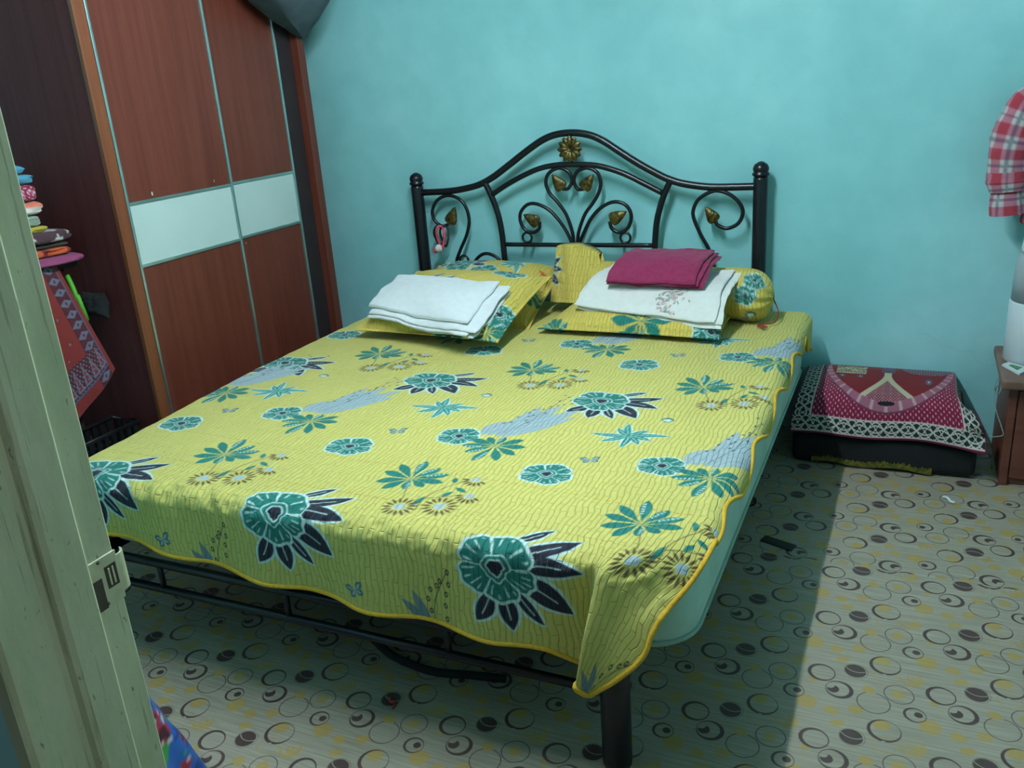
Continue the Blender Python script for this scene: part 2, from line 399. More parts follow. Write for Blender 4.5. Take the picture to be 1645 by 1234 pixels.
# ------------------------------------------------------------------ ceiling lamp (above the bed, out of the frame)
lp = empty('fluorescent_lamp', (TUBE[0], TUBE[1], ZC), 'white fluorescent batten lamp on the ceiling above the bed', 'lamp')
box('batten', (TUBE[0]-.03, TUBE[1]-.64, ZC-.06), (TUBE[0]+.03, TUBE[1]+.64, ZC), M_fix, lp, .006)
for s in (-1, 1): box('tube_holder', (TUBE[0]-.018, TUBE[1]+s*.625-.01, TUBE[2]-.02), (TUBE[0]+.018, TUBE[1]+s*.625+.01, ZC-.05), M_fix, lp, .003)
tube('tube', [(TUBE[0], TUBE[1]-.62, TUBE[2]), (TUBE[0], TUBE[1]+.62, TUBE[2])], .014, M_tubem, lp, 12)

# unseen bulb added on the outer wall face to light the frame sideways
cb = empty('added_corridor_bulb', (2.60, -3.09, 2.0), 'unseen bare bulb added on the corridor wall to light the door frame', 'lamp')
M_bulb, nt, bs = newmat('lit_bulb'); bs.inputs['Emission Color'].default_value = (1, .90, .76, 1); bs.inputs['Emission Strength'].default_value = CORRIDOR_GLOW
lathe('bulb_holder', [(.032, 0), (.032, -.012), (.018, -.02), (.018, -.115), (0, -.117)], (2.60, -3.091, 2.0), M_fix, cb, 16, 'y')
bm = bmesh.new(); bmesh.ops.create_icosphere(bm, subdivisions=2, radius=.035)
for v in bm.verts: v.co += Vector((2.60, -3.235, 2.0))
bm_out('bulb', bm, M_bulb, cb, True)

# ------------------------------------------------------------------ wardrobe
WX = -1.416
wd = empty('wardrobe', (-1.73, -.65, 0), 'tall mahogany sliding door wardrobe with a white glass band', 'wardrobe')
WB, WT = -2.04, 2.12
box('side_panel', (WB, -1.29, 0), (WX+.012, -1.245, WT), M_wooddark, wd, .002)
box('front_edging', (WX-.004, -1.2915, .002), (WX+.016, -1.2395, WT-.002), M_woodedge, wd, .002)
box('side_panel', (WB, -.05, 0), (WX+.012, 0, WT), M_wood, wd, .002)
box('back_panel', (WB, -1.245, .02), (WB+.012, -.05, WT-.02), M_dark, wd)
box('top_panel', (WB, -1.245, WT-.04), (WX, -.05, WT), M_wood, wd, .002)
box('plinth', (WB, -1.245, 0), (WX, -.05, .06), M_wood, wd, .002)
box('inner_partition', (WB+.02, -.66, .06), (WX-.09, -.64, WT-.04), M_dark, wd)
box('gap_shade_strip', (WX-.045, -.166, .06), (WX-.030, -.05, WT-.04), M_dark, wd)  # dark strip added in the door gap as the interior's shade
ZU, ZL = 1.265, 1.036
def door(y0, y1, xf):
    d = box('sliding_door', (xf-.022, y0, .062), (xf-.006, y1, WT-.045), M_dark, wd)
    box('upper_panel', (xf-.006, y0+.012, ZU+.012), (xf, y1-.012, WT-.05), M_wood, d, .001)
    box('lower_panel', (xf-.006, y0+.012, .07), (xf, y1-.012, ZL-.012), M_wood, d, .001)
    box('glass_band', (xf-.006, y0+.012, ZL), (xf+.001, y1-.012, ZU), M_glass, d, .001)
    for z in (ZU, ZL-.012): box('band_trim', (xf-.006, y0+.010, z), (xf+.005, y1-.010, z+.012), M_chrome, d, .0015)
    for y in (y0, y1-.013): box('edge_profile', (xf-.022, y, .062), (xf+.010, y+.013, WT-.045), M_chrome, d, .003)
    return d
d1 = door(-1.232, -.640, WX)
d2 = door(-.652, -.166, WX-.030)
box('paint_chip', (WX-.001, -1.095, 1.288), (WX+.0006, -1.088, 1.302), M_glass, d1)
box('paint_chip', (WX-.001, -.744, 1.295), (WX+.0006, -.741, 1.305), M_glass, d1)
box('paint_chip', (WX-.031, -.582, 1.000), (WX-.0294, -.576, 1.004), M_glass, d2)
# ------------------------------------------------------------------ bed frame
bd = empty('bed_frame', (-.13, -.9, 0), 'black tubular steel bed frame with scrolled headboard and gold leaves', 'bed')
HB = .20
def hb(pts): return [(x, HB, z) for x, z in pts]
for x, h in ((-.980, 1.150), (.712, 1.158)):
    lathe('headboard_post', [(.030, 0), (.031, .02), (.031, h-.012), (.029, h)], (x, HB, 0), M_iron, bd, 20)
    lathe('finial', [(.026, 0), (.036, .006), (.037, .014), (.030, .018), (.033, .026), (.034, .036), (.028, .050), (.016, .058), (.009, .062), (0, .064)], (x, HB, h), M_iron, bd, 20)
def T(name, pts, r, n=8): return tube(name, cr(hb(pts), n), r, M_iron, bd, 10)
T('top_rail', [(-0.975, 1.113), (-0.948, 1.114), (-0.819, 1.118), (-0.726, 1.127), (-0.633, 1.146), (-0.554, 1.18), (-0.462, 1.236), (-0.373, 1.293), (-0.286, 1.343), (-0.214, 1.367), (-0.133, 1.372), (-0.054, 1.36), (0.012, 1.332), (0.088, 1.283), (0.163, 1.235), (0.238, 1.192), (0.301, 1.16), (0.364, 1.138), (0.437, 1.124), (0.509, 1.117), (0.59, 1.116), (0.712, 1.117)], .0165)
T('arch_rail', [(-0.561, 1.099), (-0.482, 1.143), (-0.392, 1.185), (-0.306, 1.216), (-0.222, 1.23), (-0.14, 1.231), (-0.037, 1.225), (0.041, 1.207), (0.118, 1.179), (0.193, 1.142), (0.285, 1.095)], .0132)
T('upright', [(-0.595, 1.155), (-0.562, 1.082), (-0.537, 1.003), (-0.525, 0.922), (-0.521, 0.852), (-0.518, 0.70), (-.517, .38)], .0145)
T('upright', [(0.322, 1.149), (0.295, 1.093), (0.273, 1.031), (0.256, 0.957), (0.246, 0.839), (.243, .7), (.242, .38)], .0145)
T('crossbar', [(-.52, .855), (-.13, .856), (.247, .858)], .0108)
T('lower_rail', [(-.98, .385), (.712, .385)], .014)
SC = [[(-0.149, 0.862), (-0.155, 0.924), (-0.181, 1.001), (-0.22, 1.057), (-0.259, 1.101), (-0.276, 1.15), (-0.259, 1.193), (-0.211, 1.216), (-0.165, 1.202), (-0.143, 1.162), (-0.163, 1.123), (-0.192, 1.119)],
 [(-0.132, 0.862), (-0.12, 0.924), (-0.087, 1.001), (-0.044, 1.055), (-0.014, 1.103), (-0.004, 1.15), (-0.021, 1.193), (-0.066, 1.213), (-0.113, 1.2), (-0.134, 1.162), (-0.12, 1.12), (-0.088, 1.117)],
 [(-0.156, 0.862), (-0.185, 0.923), (-0.224, 0.979), (-0.269, 1.024), (-0.328, 1.051), (-0.377, 1.049), (-0.415, 1.013), (-0.42, 0.968), (-0.398, 0.928), (-0.356, 0.915), (-0.324, 0.934), (-0.319, 0.968)],
 [(-0.123, 0.862), (-0.097, 0.913), (-0.059, 0.979), (-0.011, 1.028), (0.047, 1.056), (0.098, 1.051), (0.13, 1.021), (0.137, 0.979), (0.117, 0.935), (0.077, 0.917), (0.043, 0.935), (0.033, 0.968)],
 [(-.80, .70), (-0.792, 0.765), (-0.763, 0.826), (-0.722, 0.898), (-0.7, 0.968), (-0.709, 1.032), (-0.744, 1.079), (-0.808, 1.097), (-0.871, 1.074), (-0.904, 1.022), (-0.896, 0.974), (-0.858, 0.945), (-0.817, 0.954)],
 [(.525, .73), (0.496, 0.837), (0.459, 0.905), (0.427, 0.978), (0.424, 1.02), (0.448, 1.066), (0.499, 1.096), (0.54, 1.1), (0.591, 1.079), (0.631, 1.038), (0.639, 0.998), (0.618, 0.957), (0.572, 0.937), (0.531, 0.952), (0.521, 0.973)],
 [(-.70, .70), (-0.689, 0.761), (-0.652, 0.798), (-0.612, 0.808), (-0.568, 0.793), (-0.547, 0.772), (-.53, .74)]]
for s in SC: T('scroll', s, .0086)
for x, z in ((-.39, .890), (.107, .892), (-.748, .772)):
    a = np.linspace(0, 2*PI, 25)[:-1]; tube('ring', np.stack([x+.024*np.cos(a), np.full(24, HB), z+.024*np.sin(a)], 1), .006, M_iron, bd, 8, True)
def gold_leaf(tip, base):
    tip, base = np.array(tip), np.array(base); ax = tip-base; L = np.linalg.norm(ax); ax /= L; nr = np.array([-ax[1], ax[0]])
    nu, nvv = 17, 15; P = np.zeros((nvv, nu, 3))
    for j in range(nvv):
        t = j/(nvv-1); hw = .68*L*.5*(math.sin(PI*min(1, t**.62))**.75)+.0008
        for i in range(nu):
            s = -1+2*i/(nu-1); q = base+ax*L*(t-.12*abs(s)*math.sin(PI*t))+nr*hw*s
            y = HB-.006-.010*math.sin(PI*t)*(1-s*s)-.0022*math.cos((t*9-abs(s)*3)*2*PI/1.6)*(abs(s) > .05)
            P[j, i] = (q[0], y, q[1])
    Q = P.copy(); Q[..., 1] = HB+.003
    V = np.concatenate([P.reshape(-1, 3), Q.reshape(-1, 3)]); n = nu*nvv; Fc = []
    for j in range(nvv-1):
        for i in range(nu-1):
            a = j*nu+i; Fc.append([a, a+1, a+nu+1, a+nu][::-1]); Fc.append([n+a, n+a+1, n+a+nu+1, n+a+nu])
    bnd = [i for i in range(nu)]+[j*nu+nu-1 for j in range(1, nvv)]+[(nvv-1)*nu+i for i in range(nu-2, -1, -1)]+[j*nu for j in range(nvv-2, 0, -1)]
    for k in range(len(bnd)): a, b = bnd[k], bnd[(k+1) % len(bnd)]; Fc.append([a, b, n+b, n+a])
    mk('gold_leaf', V, Fc, M_gold, bd, True)
for tp, ba in (((-0.241, 1.188), (-0.19, 1.118)), ((-0.039, 1.184), (-0.09, 1.116)), ((-0.400, 1.002), (-0.323, .958)), ((0.117, 1.013), (0.036, 0.972)), ((-0.772, 1.040), (-0.812, 0.955)), ((0.478, 1.032), (0.525, .966))): gold_leaf(tp, ba)
# rosette: domed petals round a boss
ro = lathe('rosette', [(.045, 0), (.047, .004), (.040, .008), (.010, .010), (0, .010)], (-.141, HB-.014, 1.301), M_gold, bd, 24, 'y')
ro.scale = (1, 1, 1)
def petal(a):
    P = np.zeros((9, 9, 3))
    for j in range(9):
        t = j/8
        for i in range(9):
            s = -1+2*i/8; r = .010+.050*t; hw = .0155*math.sin(PI*(.12+.80*t))
            u, v = r, hw*s
            P[j, i] = (-.141+math.cos(a)*u-math.sin(a)*v, HB-.018-.010*math.sin(PI*(.1+.8*t))*(1-.75*s*s), 1.301+math.sin(a)*u+math.cos(a)*v)
    return P
for k in range(12):
    P = petal(2*PI*k/12); Q = P.copy(); Q[..., 1] = HB-.014
    g = grid('petal', P, M_gold, ro, flip=True)
lathe('boss', [(.013, 0), (.014, .006), (.010, .012), (.004, .0155), (0, .016)], (-.141, HB-.022, 1.301), M_gold, ro, 16, 'y').rotation_euler = (0, 0, 0)
tube('rosette_stem', [(-.141, HB, 1.225), (-.141, HB, 1.372)], .006, M_iron, bd, 8)
# foot end: legs, rails and bars
for x in (-1.01, .752): lathe('leg', [(.030, 0), (.036, .006), (.037, .02), (.037, .295), (.033, .31), (.02, .318)], (x, -2.03, 0), M_iron, bd, 20)
tube('foot_rail', [(-1.0, -2.03, .212), (.745, -2.03, .212)], .013, M_iron, bd)
tube('foot_rail', [(-1.0, -2.03, .303), (.745, -2.03, .303)], .014, M_iron, bd)
for x in (-.70, -.22, .30): tube('foot_bar', [(x, -2.03, .212), (x, -2.03, .303)], .009, M_iron, bd)
for x in (-1.0, .742): box('side_rail', (x-.015, -2.02, .250), (x+.015, HB, .295), M_iron, bd, .004)
for y in np.linspace(-1.9, .05, 9): box('slat', (-1.0, y-.035, .295), (.80, y+.035, .3215), M_iron, bd, .003)
for x, y in ((.80, -.55), (-.95, -.55), (-.13, -1.0), (-.70, -1.35)):
    lathe('support_leg', [(.045, 0), (.045, .012), (.024, .03), (.022, .295)], (x, y, 0), M_iron, bd, 14)

# ------------------------------------------------------------------ mattress
mt = empty('mattress', (0, -.93, .322), 'thick pale mint mattress on the bed frame', 'mattress')
def rrect(x0, x1, y0, y1, r, n=8):
    o = []
    for cx, cyy, a0 in ((x1-r, y1-r, 0), (x0+r, y1-r, PI/2), (x0+r, y0+r, PI), (x1-r, y0+r, 1.5*PI)):
        for k in range(n+1): a = a0+PI/2*k/n; o.append((cx+r*math.cos(a), cyy+r*math.sin(a)))
    return o
lay = []
for k in range(7): a = PI/2*k/6; lay.append((.322+.035*(1-math.cos(a))*1.0, -.035*(1-math.sin(a))))
lay += [(.38, .004), (.45, .007), (.52, .004)]
for k in range(7): a = PI/2*k/6; lay.append((.572-.035*(1-math.sin(a)), -.035*(1-math.cos(a))))
Pm = []
for z, d in lay: Pm.append([(x, y, z) for x, y in rrect(-.965-d, .922+d, -2.0-d, .145+d, .115+d)])
Pm = np.array(Pm); g = grid('mattress_body', Pm, M_mattress, mt, cu=True)
nn = Pm.shape[1]
mk('mattress_panel', np.concatenate([Pm[0], Pm[-1]]), [list(range(nn))[::-1], list(range(nn, 2*nn))], M_mattress, mt)
for z in (.350, .545): tube('edge_tape', [(x, y, z) for x, y in rrect(-.967, .924, -2.002, .147, .117)], .006, M_mattape, mt, 6, True)

# ------------------------------------------------------------------ printed motifs (dyed pattern, evaluated per vertex)
YEL, TEAL, TEAL2, DARK, PALE, GREY, BRN = lin('#cabe66'), lin('#1f7468'), lin('#2c8577'), lin('#232433'), lin('#c4dcd6'), lin('#9fb0b4'), lin('#5c4a2c')
class Canvas:
    def __init__(s, U, V, base):
        s.U, s.V = U.ravel(), V.ravel(); s.C = np.tile(base, (s.U.size, 1)).astype(float); s.aa = .0028
    def at(s, cx, cy, R, rot=0, sc=1):
        i = np.where((abs(s.U-cx) < R*sc) & (abs(s.V-cy) < R*sc))[0]
        x, y = (s.U[i]-cx)/sc, (s.V[i]-cy)/sc; c, n = math.cos(rot), math.sin(rot)
        s.i, s.x, s.y = i, x*c+y*n, -x*n+y*c; s.th = np.arctan2(s.y, s.x); s.r = np.hypot(s.x, s.y); s.sc = sc
    def put(s, d, col, op=1):
        a = np.clip(d*s.sc/s.aa+.5, 0, 1)[:, None]*op; s.C[s.i] = s.C[s.i]*(1-a)+col*a
    def leafd(s, b, t, w, p=.8, bend=0):
        b, t = np.array(b), np.array(t); a = t-b; L = np.hypot(*a); a /= L
        u = ((s.x-b[0])*a[0]+(s.y-b[1])*a[1])/L; v = -(s.x-b[0])*a[1]+(s.y-b[1])*a[0]-bend*L*4*u*(1-u)
        uc = np.clip(u, 0, 1); s.lu, s.lv = u, v
        return np.where((u < 0) | (u > 1), -.02, w*np.sin(PI*uc**p)**.9-abs(v))
    def leaf(s, b, t, w, col, p=.8, bend=0, halo=0, vein=None, vw=.0015):
        d = s.leafd(b, t, w, p, bend)
        if halo: s.put(s.leafd(b, np.array(t)+(np.array(t)-np.array(b))*halo/np.hypot(*(np.array(t)-np.array(b))), w+halo, p, bend), PALE)
        d = s.leafd(b, t, w, p, bend); s.put(d, col)
        if vein is not None: s.put(np.minimum(vw-abs(s.lv), np.where((s.lu > .08) & (s.lu < .75), 1, -1.)), vein)
    def line(s, pts, w, col):
        P = cr(pts, 6); d = np.full(s.x.shape, 9.)
        for a, b in zip(P[:-1], P[1:]):
            e = b-a; t = np.clip(((s.x-a[0])*e[0]+(s.y-a[1])*e[1])/(e@e+1e-12), 0, 1)
            d = np.minimum(d, np.hypot(s.x-a[0]-t*e[0], s.y-a[1]-t*e[1]))
        s.put(w-d, col)
    def flower(s, R, ph=0, halo=.007):
        """ruffled five-petalled bloom: petals parted by pale lines, short pale strokes from the rim, dark eye"""
        th = s.th+ph; th = th+.22*np.sin(th+1.1)+.10*np.sin(2*th+.5); w5 = 5*th+.5*np.sin(2*th); lob = abs(np.cos(w5/2))
        Rb = R*(.80+.21*lob**.55+.07*np.sin(th*2+1.3)+.028*np.cos(13*th+2*np.sin(2*th))); s.put(Rb+halo-s.r, PALE); s.put(Rb-s.r, TEAL)
        st = np.cos(23*th+1.9*np.sin(3*th+.4)); ln = .66+.16*np.sin(9*th+1)
        s.put(np.minimum((st-.74)*.005, np.minimum(s.r-ln*R, .93*Rb-s.r)), PALE, .9)
        s.put(np.minimum((.10-lob)*.05, np.minimum(s.r-.36*R, Rb-s.r)), PALE)
        q = s.r*(1+.12*np.cos(3*th+.6)+.05*np.cos(7*th)); s.put(.385*R-q, PALE); s.put(.345*R-q, TEAL); s.put(.245*R-q, PALE); s.put(.20*R-q, DARK)
def mA(c, x, y, sc=1, rot=0):
    c.at(x, y, .25, rot, sc)
    Lv = [((.02, .0), (.200, -.015), .026, .07), ((.02, .02), (.190, .080), .023, -.05), ((.03, .05), (.120, .120), .014, 0), ((.03, -.02), (.160, -.110), .034, .07), ((.03, -.04), (.092, -.140), .017, -.03), ((.005, -.05), (.015, -.158), .026, .02), ((-.02, -.05), (-.072, -.135), .026, .07)]
    for b, t, w, k in Lv: c.leaf(b, t, w*.86+.001, PALE, 1.12, k, .006)
    for b, t, w, k in Lv: c.leaf(b, t, w*.86, DARK, 1.12, k, 0, PALE, .0013)
    c.flower(.088, .3, .008)
def palm(c, x, y, sc=1, rot=0):
    c.at(x, y, .17, rot, sc)
    for k, (a, L) in enumerate(((100, .128), (62, .105), (32, .115), (3, .108), (-28, .075), (-75, .07), (-118, .098), (-152, .105), (172, .105), (138, .115))):
        a = math.radians(a); c.leaf((0, 0), (L*math.cos(a), L*math.sin(a)), .0165 if L > .09 else .014, TEAL, 1.7, 0, 0)
        if k in (0, 1, 2, 5): c.put(np.minimum(np.minimum(c.lv-.001, .011-c.lv)*.8, np.where((c.lu > .4) & (c.lu < .88) & (np.cos(c.lu*60) > -.3), 1, -1.)), PALE, .75)
def daisy(c, x, y, R, half=False):
    n = 15
    for k in range(n):
        a = 2*PI*k/n
        if half and math.sin(a) > -.1: continue
        q = (x+.4*R*math.cos(a), y+.4*R*math.sin(a)); c.leaf(q, (x+R*math.cos(a), y+R*math.sin(a)), .0046, BRN, .9)
    d = np.hypot(c.x-x, c.y-y); c.put(R*.31-d, lin('#a9b8ba'))
def mB(c, x, y, sc=1, rot=0):
    palm(c, x, y, sc, rot); c.at(x, y, .29, rot, sc)
    c.line([(.02, -.05), (.05, -.12)], .0016, BRN); c.line([(.12, -.16), (.11, -.09), (.13, -.02), (.17, .05)], .0016, BRN); c.line([(.11, -.10), (.16, -.07), (.20, -.05)], .0015, BRN)
    for b, t in (((.10, -.15), (.105, -.085)), ((.14, .015), (.125, .05)), ((.15, -.075), (.165, -.035)), ((.16, -.01), (.205, -.03))): c.leaf(b, t, .009, TEAL, .9)
    daisy(c, .07, -.165, .055); daisy(c, .175, -.125, .055); daisy(c, .225, -.045, .045, True); daisy(c, .19, .055, .045, True)
def mC(c, x, y, sc=1, rot=0): c.at(x, y, .12, rot, sc); c.flower(.068, rot, .007)
def mD(c, x, y, sc=1, rot=0):
    mC(c, x, y, sc, rot); c.at(x, y, .52, rot, sc)
    for b, t, w, k in (((.07, .03), (.09, .16), .026, .05), ((.09, .03), (.15, .22), .028, .03), ((.12, .03), (.15, .33), .034, -.03), ((.13, .04), (.22, .36), .034, 0), ((.14, .05), (.30, .34), .032, .02), ((.14, .04), (.31, .27), .03, .04), ((.14, .03), (.26, .17), .025, .05)):
        c.leaf(b, t, w+.0016, lin('#7b8d94'), .9, k); c.leaf(b, t, w-.0004, GREY, .9, k, 0, lin('#7b8d94'), .0011)
    c.line([(.12, .05), (.17, .2), (.20, .44)], .0013, lin('#56686c'))
    r = np.random.default_rng(3)
    for k in range(22):
        t = k/21; q = (.13+.10*t+r.uniform(-.045, .045), .14+.34*t); c.leaf(q, (q[0]+.006, q[1]+.016), .004, lin('#4b5a50'), 1)
    palm(c, x+.155*sc, y-.045*sc, sc, rot+PI*.9)
def mE(c, x, y, sc=1, rot=0):
    c.at(x, y, .15, rot, sc); Lv = [(4, .13), (38, .075), (97, .10), (128, .07), (178, .125), (212, .10), (262, .10), (300, .08), (338, .08)]
    for h in (1, 0):
        for a, L in Lv:
            a = math.radians(a); t = (L*math.cos(a), L*math.sin(a))
            c.leaf((0, 0), t, .0115+.003*h, PALE if h else TEAL2, .85, .05, .003*h, None if h else PALE, .0012)
def mF(c, x, y, sc=1, rot=.4):
    c.at(x, y, .05, rot, sc)
    for t in ((.03, .018), (-.03, .018), (.022, -.016), (-.022, -.016)): c.leaf((0, 0), t, .010, lin('#4d6f70'), 1.3); c.leaf((0, 0), (t[0]*.8, t[1]*.8), .004, GREY, 1.3)
def mG(c, x, y, sc=1, rot=0): c.at(x, y, .05, rot, sc); c.leaf((-.022, 0), (.022, 0), .018, lin('#4d6f70'), 1); c.leaf((-.016, -.003), (.016, -.003), .010, PALE, 1)
def mH(c, x, y, sc=1, rot=0):
    c.at(x, y, .16, rot, sc)
    c.line([(0, -.07), (.01, 0), (.05, .085)], .0013, DARK)
    for q in ((.055, .09), (.03, .06), (.055, .055), (.0, .03), (.045, .025), (-.01, .0), (.04, -.01), (-.005, -.035), (.04, -.05), (.02, .045)):
        c.at(x, y, .16, rot, sc); d = np.hypot((c.x-q[0])*1.5, c.y-q[1]); c.put(.0085-d, DARK); c.put(.004-d, YEL)
    for t in ((-.09, -.01), (-.055, .02)): c.leaf((-.01, -.085), t, .014, lin('#75868c'), .9)

# ------------------------------------------------------------------ quilt
ql = empty('quilt', (0, -.93, .587), 'yellow quilted bedspread printed with teal flowers and palm leaves', 'bedspread')
ZT = .587
def G(u, v):
    r = .05
    def fold(s): a = np.clip(s/r, 0, PI/2); return r*np.sin(a), r*(1-np.cos(a))+np.maximum(0, s-r*PI/2)
    lx, lz = fold(np.maximum(0, -.985-u)); rx, rz = fold(np.maximum(0, u-.905)); fy, fz = fold(np.maximum(0, -2.02-v))
    x = np.clip(u, -.985, .905)-lx+rx; y = np.maximum(v, -2.02)-fy
    x = x-np.where(u < 0, .055*sst((-u)/.98)*sst((v+2.2)/1.2), 0)
    return np.stack([x, y, ZT-lz-rz-fz], -1)
KU = [.50, .58, .66, .72, .80, .88, .97]; KV = [-1.75, -1.85, -1.95, -2.02, -2.07, -2.13, -2.20, -2.28, -2.36]
K = np.zeros((9, 7, 3))
for j, v in enumerate(KV):
    for i, u in enumerate(KU): K[j, i] = G(np.array(u), np.array(v))
cols = {2: [(.66, -1.95, .587), (.66, -2.02, .586), (.66, -2.06, .566), (.66, -2.066, .507), (.665, -2.062, .437), (.672, -2.052, .36), (.678, -2.045, .285)],
 3: [(.72, -1.95, .587), (.72, -2.015, .585), (.718, -2.05, .568), (.712, -2.05, .51), (.715, -2.05, .44), (.722, -2.052, .365), (.728, -2.05, .30)],
 4: [(.79, -1.95, .588), (.775, -2.03, .589), (.752, -2.075, .573), (.738, -2.105, .525), (.726, -2.132, .465), (.716, -2.152, .40), (.706, -2.165, .325)],
 5: [(.865, -1.945, .58), (.845, -2.0, .558), (.822, -2.04, .535), (.797, -2.075, .492), (.780, -2.105, .44), (.755, -2.137, .372), (.722, -2.160, .300)],
 6: [(.94, -1.94, .54), (.917, -1.985, .512), (.885, -2.035, .478), (.862, -2.075, .44), (.845, -2.10, .388), (.795, -2.13, .338), (.735, -2.152, .294)]}
for i, L in cols.items():
    for j, q in enumerate(L): K[j+2, i] = q
K[1, 6] = (.953, -1.85, .562); K[1, 5] = (.88, -1.85, .586)
def hermite(xs, Y, x):
    """cubic Hermite along axis 0 at positions x (per sample), nonuniform knots"""
    xs = np.array(xs); sg = 1 if xs[1] > xs[0] else -1; xs = xs*sg; x = x*sg
    D = np.gradient(Y, xs, axis=0); k = np.clip(np.searchsorted(xs, x)-1, 0, len(xs)-2); h = xs[k+1]-xs[k]; t = np.clip((x-xs[k])/h, 0, 1.3)
    return k, h, t, D
def evalK(u, v):
    # interpolate along u on every row, then along v
    sh = u.shape; u = u.ravel(); v = v.ravel(); rows = []
    for j in range(9):
        k, h, t, D = hermite(KU, K[j], u); t = t[:, None]; h = h[:, None]
        rows.append((2*t**3-3*t**2+1)*K[j][k]+(t**3-2*t**2+t)*h*D[k]+(-2*t**3+3*t**2)*K[j][k+1]+(t**3-t**2)*h*D[k+1])
    R = np.array(rows); xs = -np.array(KV); D = np.gradient(R, xs, axis=0); x = -v
    k = np.clip(np.searchsorted(xs, x)-1, 0, 7); h = (xs[k+1]-xs[k])[:, None]; t = np.clip((x-xs[k]), 0, 9)[:, None]/h; n = np.arange(len(u))
    o = (2*t**3-3*t**2+1)*R[k, n]+(t**3-2*t**2+t)*h*D[k, n]+(-2*t**3+3*t**2)*R[k+1, n]+(t**3-t**2)*h*D[k+1, n]
    return o.reshape(*sh, 3)
bu = np.concatenate([np.linspace(-1.24, -1.0, 40)[:-1], np.linspace(-1.0, .97, 690)])
bv = np.concatenate([np.linspace(.135, -1.0, 270)[:-1], np.linspace(-1.0, -2.36, 500)])
BV, BU = np.meshgrid(bv, bu, indexing='ij')
def umax(v):
    s = .975+.026*np.cos(2*PI*(v+.64)/.42)
    s = s+(.97-s)*sst((-v-1.70)/.15)
    return s+.11*sst((v+.12)/.10)
def vmin(u):
    zb = np.interp(u, [-1.24, -.84, -.29, .11, .60], [.43, .402, .358, .334, .318])
    s = -2.0985-(.535-zb)-.006*np.cos(2*PI*(u-.1)/.34)
    return s+(-2.36-s)*sst((u-.58)/.10)
Vv = BV+(vmin(BU)+2.36)*np.clip((-2.0-BV)/.36, 0, 1)
Uu = BU+(umax(Vv)-.97)*sst((BU-.84)/.13)
PQ = G(Uu, Vv)
ins = (Uu > .58) & (Vv < -1.85)
PQ[ins] = evalK(Uu[ins], Vv[ins])
hang = np.clip((-2.06-Vv)/.25, 0, 1)*(1-sst((Uu-.5)/.12))
PQ[..., 1] += -.009*hang*np.cos(2*PI*(Uu-.1)/.34)-.010*hang*fbm(Uu*4, Vv*2, 5)
top = 1-sst((-1.98-Vv)/.08)
PQ[..., 2] += top*(.0035*fbm(Uu*3.1+5, Vv*3.1+9, 11)+.0012*fbm(Uu*14, Vv*14, 12))
crest = np.exp(-((Vv+2.05)/.07)**2); pk = .0055*crest*fbm(Uu*26, Vv*20+3, 14)
PQ[..., 1] -= pk; PQ[..., 2] += pk
cv = Canvas(Uu, Vv, YEL)
cv.C *= (1+.05*fbm(cv.U*2, cv.V*2, 21))[:, None]
# stitched seams joining the cloth panels
for v0, sl in ((-1.735, -.05), (-1.93, -.05), (.02, -.05)):
    d = abs(cv.V-(v0+sl*cv.U+.006*np.sin(cv.U*6))); on = (np.cos(cv.U*2*PI/.030) > -.4)
    a = (np.clip((.0022-d)/.002+.5, 0, 1)*on*.55)[:, None]; cv.C = cv.C*(1-a)+lin('#b98a1e')*a
RT = -.05
for p in ((-.926, -.992), (-.262, -1.033), (.413, -1.085), (-.87, -2.03), (-.185, -2.062), (.478, -2.105)): mA(cv, *p, 1.0 if p[1] > -1.5 else 1.08, RT if p[1] > -1.5 else .12)
for p in ((-.614, -.792), (.057, -.84), (.709, -.879), (-.558, -1.813), (.094, -1.80), (.775, -1.862)): mB(cv, *p, .95, RT)
for p in ((-.896, -1.633), (-.211, -1.65), (.449, -1.666), (-.918, -.577), (-.233, -.645), (.428, -.692)): mC(cv, *p, 1, .4)
for p in ((-.593, -1.467), (.086, -1.491), (.739, -1.534), (-.56, -.45), (.107, -.49), (.761, -.538)): mD(cv, *p, .92, RT)
for p in ((-.747, -1.281), (-.08, -1.285), (.588, -1.348), (-.68, -.25), (-.02, -.28), (.651, -.34)): mE(cv, *p, .95, .15)
for p in ((-.798, -1.494), (-.127, -1.505), (.535, -1.548), (-.107, -.487), (.543, -.56), (.064, -2.245), (-.60, -2.21)): mF(cv, *p)
for p in ((-.681, -1.079), (.011, -1.139), (.667, -1.194)): mG(cv, *p)
for p in ((-.414, -2.215), (.288, -2.235), (.92, -2.30)): mH(cv, *p)
mD(cv, -1.08, -1.30, .92, RT)
grid('cover', PQ, M_print, ql, cv.C.reshape(*PQ.shape), np.stack([Uu, Vv], -1), flip=True)
edge = np.concatenate([PQ[:, -1][::3], PQ[-1, ::-1][::3], PQ[::-1, 0][::6]])
kp = [0]
for k in range(1, len(edge)):
    if np.linalg.norm(edge[k]-edge[kp[-1]]) > .006: kp.append(k)
tube('piping', edge[kp], .0065, M_pipe, ql, 8)

